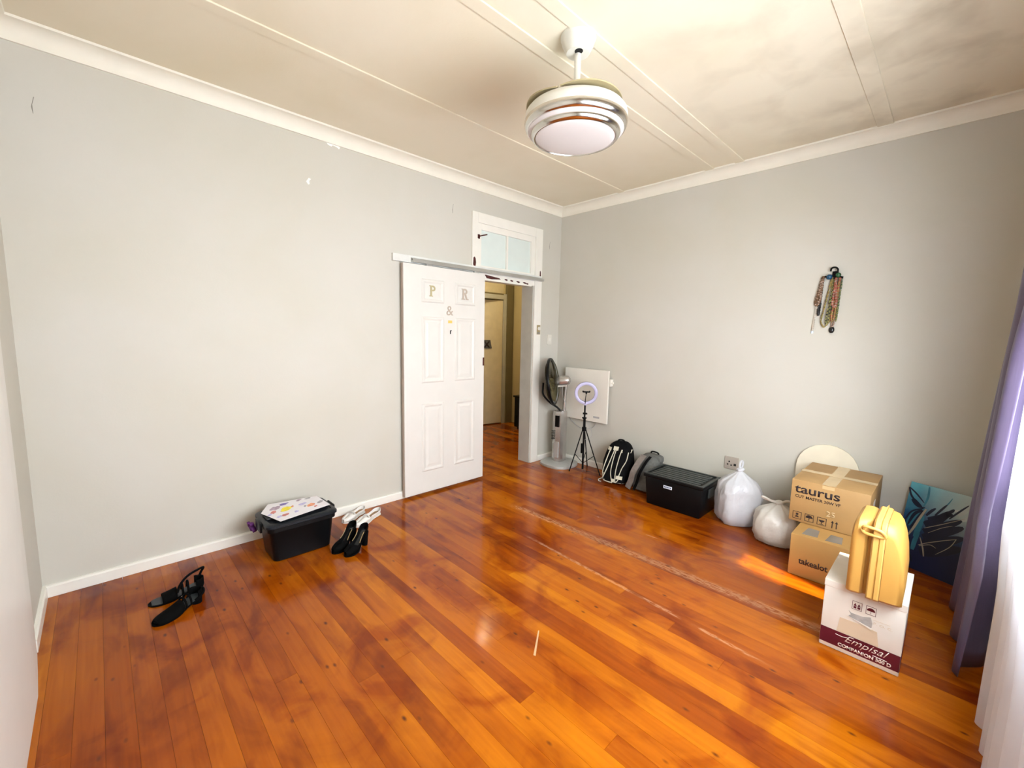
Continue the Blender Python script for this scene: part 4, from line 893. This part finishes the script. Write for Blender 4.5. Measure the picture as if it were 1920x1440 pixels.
# ------------------------------------------------------------------ storage bin on the left
bn = thing('storage_bin', 'black lidded plastic bin with a drawing on its lid', 'storage box', (.318, -3.062, 0))
def rrect(hx_, hy_, r, z, n=5):
    pts = []
    for sx, sy, a0 in ((1, 1, 0), (-1, 1, PI / 2), (-1, -1, PI), (1, -1, 1.5 * PI)): pts += [(sx * (hx_ - r) + r * math.cos(a0 + PI / 2 * k / n), sy * (hy_ - r) + r * math.sin(a0 + PI / 2 * k / n), z) for k in range(n + 1)]
    return pts
MB().rings([rrect(.115, .17, .035, 0), rrect(.122, .178, .035, .008), rrect(.135, .198, .035, .20), rrect(.137, .20, .035, .205), rrect(.146, .21, .035, .207), rrect(.147, .211, .035, .232), rrect(.140, .205, .035, .234)]).ob('body', 'black', bn, smooth=35)
MB().rings([rrect(.150, .214, .036, .2345), rrect(.156, .22, .036, .238), rrect(.156, .22, .036, .252), rrect(.150, .214, .036, .258), rrect(.142, .206, .034, .262), rrect(.128, .192, .03, .262), rrect(.124, .188, .03, .256), rrect(.05, .1, .03, .256)]).ob('lid', 'binlid', bn, smooth=30); bl_ = bn.children[-1]
for s in (-1, 1):
    MB().box(-.055, .055, s * .2205 if s > 0 else -.236, .236 if s > 0 else -.2205, .19, .258, .006).ob('clip_handle', 'black', bn, smooth=35)
    MB().box(-.05, .05, s * .175 - .02, s * .175 + .02, .2625, .272, .006).ob('lid_grip', 'binlid', bl_, smooth=35)
pw = tag(MB().grid(lambda u, v: (.205 + .05 * u + .012 * math.sin(9 * v), -3.30 - .02 * v - .016 * math.sin(u * 7), .16 + .065 * v), 8, 8).ob('purple_cloth', 'purplefab', None, smooth=80, solid=.004), 'scrap of purple cloth hanging out under the bin lid', 'cloth')
dr = thing('drawing_sheet', 'white paper with childlike crayon drawing lying on the bin lid', 'paper', (0, 0, .2775))
zp = .2775
PTS = [(488, 963), (525, 977), (618, 945), (592, 931), (502, 947)]
MB().prism([(lambda v: (v.x, v.y))(hit(*p, 2, zp)) for p in ((489, 963), (526, 978), (619, 946), (594, 930), (502, 946))], (0, 0, 0), (1, 0, 0), (0, 1, 0), (0, 0, 1), .0012).ob('sheet', 'paper', dr)
def crayon(px, py, rx, ry, mt_, seed):
    c = hit(px, py, 2, zp); e1 = hit(px + rx, py - rx * .28, 2, zp) - c; e2 = hit(px, py + ry, 2, zp) - c; rnd = random.Random(seed)
    pts = [(c + e1 * (math.cos(a) * rnd.uniform(.65, 1.1)) + e2 * (math.sin(a) * rnd.uniform(.65, 1.1))) for a in [2 * PI * k / 12 for k in range(12)]]
    MB().prism([(p.x - c.x, p.y - c.y) for p in pts], (c.x, c.y, .0013), (1, 0, 0), (0, 1, 0), (0, 0, 1), .0004).ob('crayon_patch', mt_, dr)
for k, a in enumerate(((536, 955, 11, 4.5, 'crY'), (516, 953.5, 11, 4, 'crM'), (532, 945.5, 9, 2.4, 'crP'), (513, 961, 6, 3, 'crR'), (535, 965.5, 9, 2.4, 'crR'), (583, 946.5, 8, 3.2, 'crO'), (567, 945, 8, 2.2, 'crV'), (572, 949, 3, 2, 'crG'), (600, 941, 7, 2.6, 'crG'), (506, 966, 5, 2, 'crV'), (577, 934.5, 6, 1.6, 'crG'), (556, 959, 5, 2, 'crV'), (560, 938, 6, 1.8, 'crM'), (548, 950, 3, 2, 'crO'), (592, 949, 4, 1.5, 'crR'), (524, 969, 6, 2, 'crV'))): crayon(*a, k)

# ------------------------------------------------------------------ shoes
def shoe(label, cat, heel, toe, wd, mt_, lift=0.0, hgt=.055, point=.5, group=None, lining='lining', straps=None, heel_w=.8, opening=True, name='shoe', toe_open=False):
    heel, toe = Vector(heel), Vector(toe); d = toe - heel; L = d.length
    root = thing(name, label, cat, (heel.x, heel.y, 0), math.atan2(-d.x, d.y), group)
    th = .006
    z0 = lambda t: .0005 + th + lift * (1 - sst(.08, .66, t))
    hw = lambda t: wd / 2 * ((.80 + .20 * sst(.35, .7, t)) - .12 * math.exp(-((t - .38) / .13) ** 2)) * min(1, (max(0, t) / .10) ** .5 + .02) * (1 if t < .7 else max(.03, 1 - ((t - .7) / .3) ** (2 + 1.2 * (1 - point)))) ** (.62)
    ts = [0, .01, .03, .06, .1, .16, .22, .28, .34, .40, .46, .52, .57, .62, .66, .70, .75, .80, .85, .90, .94, .97, .99, 1.0]
    hh = lambda t: hgt * (1.9 - .5 * sst(.3, .62, t)) * (1 if t < .6 else 1 - .45 * sst(.6, 1, t))
    thm = lambda t: PI * (.60 - .13 * math.sin(PI * min(1, t / .55)) if t < .55 else .60 + .40 * sst(.58, .74, t))
    if not toe_open:
        rs = []
        for t in ts:
            m_ = thm(t); row = []
            for k in range(17):
                a = -m_ + 2 * m_ * k / 16; s_, c_ = math.sin(a), math.cos(a)
                row.append((hw(t) * math.copysign(abs(s_) ** .75, s_), L * t, z0(t) + hh(t) / 2 * (1 - c_) * .9))
            rs.append(row)
        MB().rings(rs, False, False, False).ob('upper', mt_, root, smooth=70, solid=.0025)
    rs = [[(-hw(t) - .002, L * t, z0(t) - th), (hw(t) + .002, L * t, z0(t) - th), (hw(t) + .002, L * t, z0(t)), (-hw(t) - .002, L * t, z0(t))] for t in ts]
    MB().rings(rs).ob('sole', mt_, root, smooth=40)
    iw, ih = (.92, .004) if toe_open else (.76, .013)
    rs = [[(-hw(t) * iw, L * t, z0(t) + ih - .003), (hw(t) * iw, L * t, z0(t) + ih - .003), (hw(t) * iw, L * t, z0(t) + ih), (-hw(t) * iw, L * t, z0(t) + ih)] for t in ts[2:-3]]
    MB().rings(rs).ob('insole', lining, root, smooth=40)
    if lift > .008:
        rs = []
        for f in (0, .5, 1):
            sc = 1 - .28 * (1 - f) * (1 if lift > .03 else .1); row = []
            for a in [2 * PI * k / 16 for k in range(16)]:
                row.append((hw(.14) * heel_w * sc * math.cos(a), L * .115 + L * .105 * sc * math.sin(a), (z0(.14) - th + .001) * f))
            rs.append(row)
        MB().rings(rs).ob('heel', mt_, root, smooth=50)
    return root, L, z0, hw
for i, (h_, t_, lab) in enumerate((((.062, -2.475), (.165, -2.688), 'white patent strap shoe nearer the skirting'), ((.175, -2.395), (.296, -2.645), 'white patent strap shoe farther from the skirting'))):
    r_, L, z0, hw = shoe(lab, 'shoe', h_, t_, .078, 'shoewhite', .006, .038, .15, 'pair of white strap shoes', heel_w=.9)
    MB().ribbon([(hw(.55) * 1.0 * math.sin(a), L * .56, .018 + .036 * math.cos(a)) for a in [-1.5 + 3.0 * k / 10 for k in range(11)]], .014, (0, 1, .001), .003).ob('strap', 'shoewhite', r_)
    mb = MB().tube([(hw(.5) * math.sin(a), L * .56, .020 + .036 * math.cos(a)) for a in [-1.5 + 3 * k / 10 for k in range(11)]], .005, 6); mb.ob('strap_edge', 'shoewhite', r_, smooth=60)
    MB().ball((0, L * .70, .047), .007, 6, 4, (1.8, 1, .8)).ob('bow', 'shoewhite', r_)
for i, (h_, t_, lab) in enumerate((((.488, -2.735), (.572, -2.925), 'black block-heel court shoe next to the bin'), ((.576, -2.690), (.664, -2.880), 'black block-heel court shoe farther from the bin'))):
    r_, L, z0, hw = shoe(lab, 'shoe', h_, t_, .076, 'suede', .094, .046, .25, 'pair of black court shoes', lining='insole', heel_w=.95)
    for s in (-1, 1): MB().tube([(s * hw(t) * .97, L * t, z0(t) + .040) for t in (.28, .36, .44, .52)], .0026, 5).ob('edge_trim', 'trimgold', r_)
for i, (h_, t_, lab, lining) in enumerate((((.570, -3.640), (.685, -3.850), 'black slip-on sandal lying nearer the room centre', 'greyinsole'), ((.460, -3.610), (.462, -3.855), 'black sandal with ankle strap standing up in a loop', 'greyinsole'))):
    r_, L, z0, hw = shoe(lab, 'sandal', h_, t_, .088, 'suede', .026, .046, .15, 'pair of black sandals', lining=lining, heel_w=.95, toe_open=True)
    w0_ = hw(.66)
    def vamp(u, v, L=L, hw=hw, z0=z0, i=i):
        t = (.50 if i else .44) + (.34 if i == 0 else .26) * v; a = -1.55 + 3.1 * u
        if i == 0: t = .44 + .53 * v
        return (hw(min(t, .985)) * 1.04 * math.copysign(abs(math.sin(a)) ** .8, a), L * t, z0(t) - .002 + (.046 - .026 * v * (1 if i == 0 else .5)) * math.cos(a))
    MB().grid(vamp, 14, 8).ob('vamp', 'suede', r_, smooth=80, solid=.003)
    for t_c, hgt_ in ((.30, .052), (.40, .05)):
        MB().tube([(hw(t_c) * 1.02 * math.sin(a), L * t_c, z0(t_c) + hgt_ * math.cos(a) - .002) for a in [-1.55 + 3.1 * k / 10 for k in range(11)]], .0055, 6).ob('strap', 'suede', r_, smooth=60)
    if i: MB().tube(bez([(-.034, L * .50, .04), (-.040, L * .44, .085), (-.034, L * .30, .118), (-.01, L * .10, .125), (.02, L * -.02, .115), (.036, L * .02, .085), (.034, L * .10, .04)], 6), .0065, 8).ob('ankle_strap', 'suede', r_, smooth=60)
    else: MB().tube(bez([(-.030, L * .22, .03), (-.034, L * .05, .05), (.0, -.012, .058), (.034, L * .05, .05), (.030, L * .22, .03)], 6), .006, 8).ob('heel_strap', 'suede', r_, smooth=60)
    MB().ball((hw(.3) + .002, L * .30, .05), .006, 6, 4).ob('buckle', 'chrome', r_)
    MB().grid(lambda u, v, L=L, hw=hw, z0=z0: (hw(.02 + .13 * abs(math.cos(PI * u))) * math.cos(PI * u) * 1.0, L * (.0 + .16 * (1 - math.sin(PI * u))), z0(.05) - .002 + .045 * v), 12, 4).ob('heel_counter', 'suede', r_, smooth=80, solid=.003)

# ------------------------------------------------------------------ fill lamp, added out of view to brighten the hall
hl = thing('hall_fill_lamp', 'added round white fill lamp on the hall ceiling, out of view', 'lamp', (-1.0, -.35, H))
MB().lathe([(.10, -.0005), (.10, -.02), (.001, -.02)], n=24, cap0=True, cap1=True).ob('base', 'fanwhite', hl)
ld = bpy.data.lights.new('hall_fill_light', 'POINT'); lo = bpy.data.objects.new('hall_fill_light', ld); COL.objects.link(lo)
ld.energy = 50; ld.color = (1, .86, .58); ld.shadow_soft_size = .06; lo.location = (-1.0, -.35, H - .12)
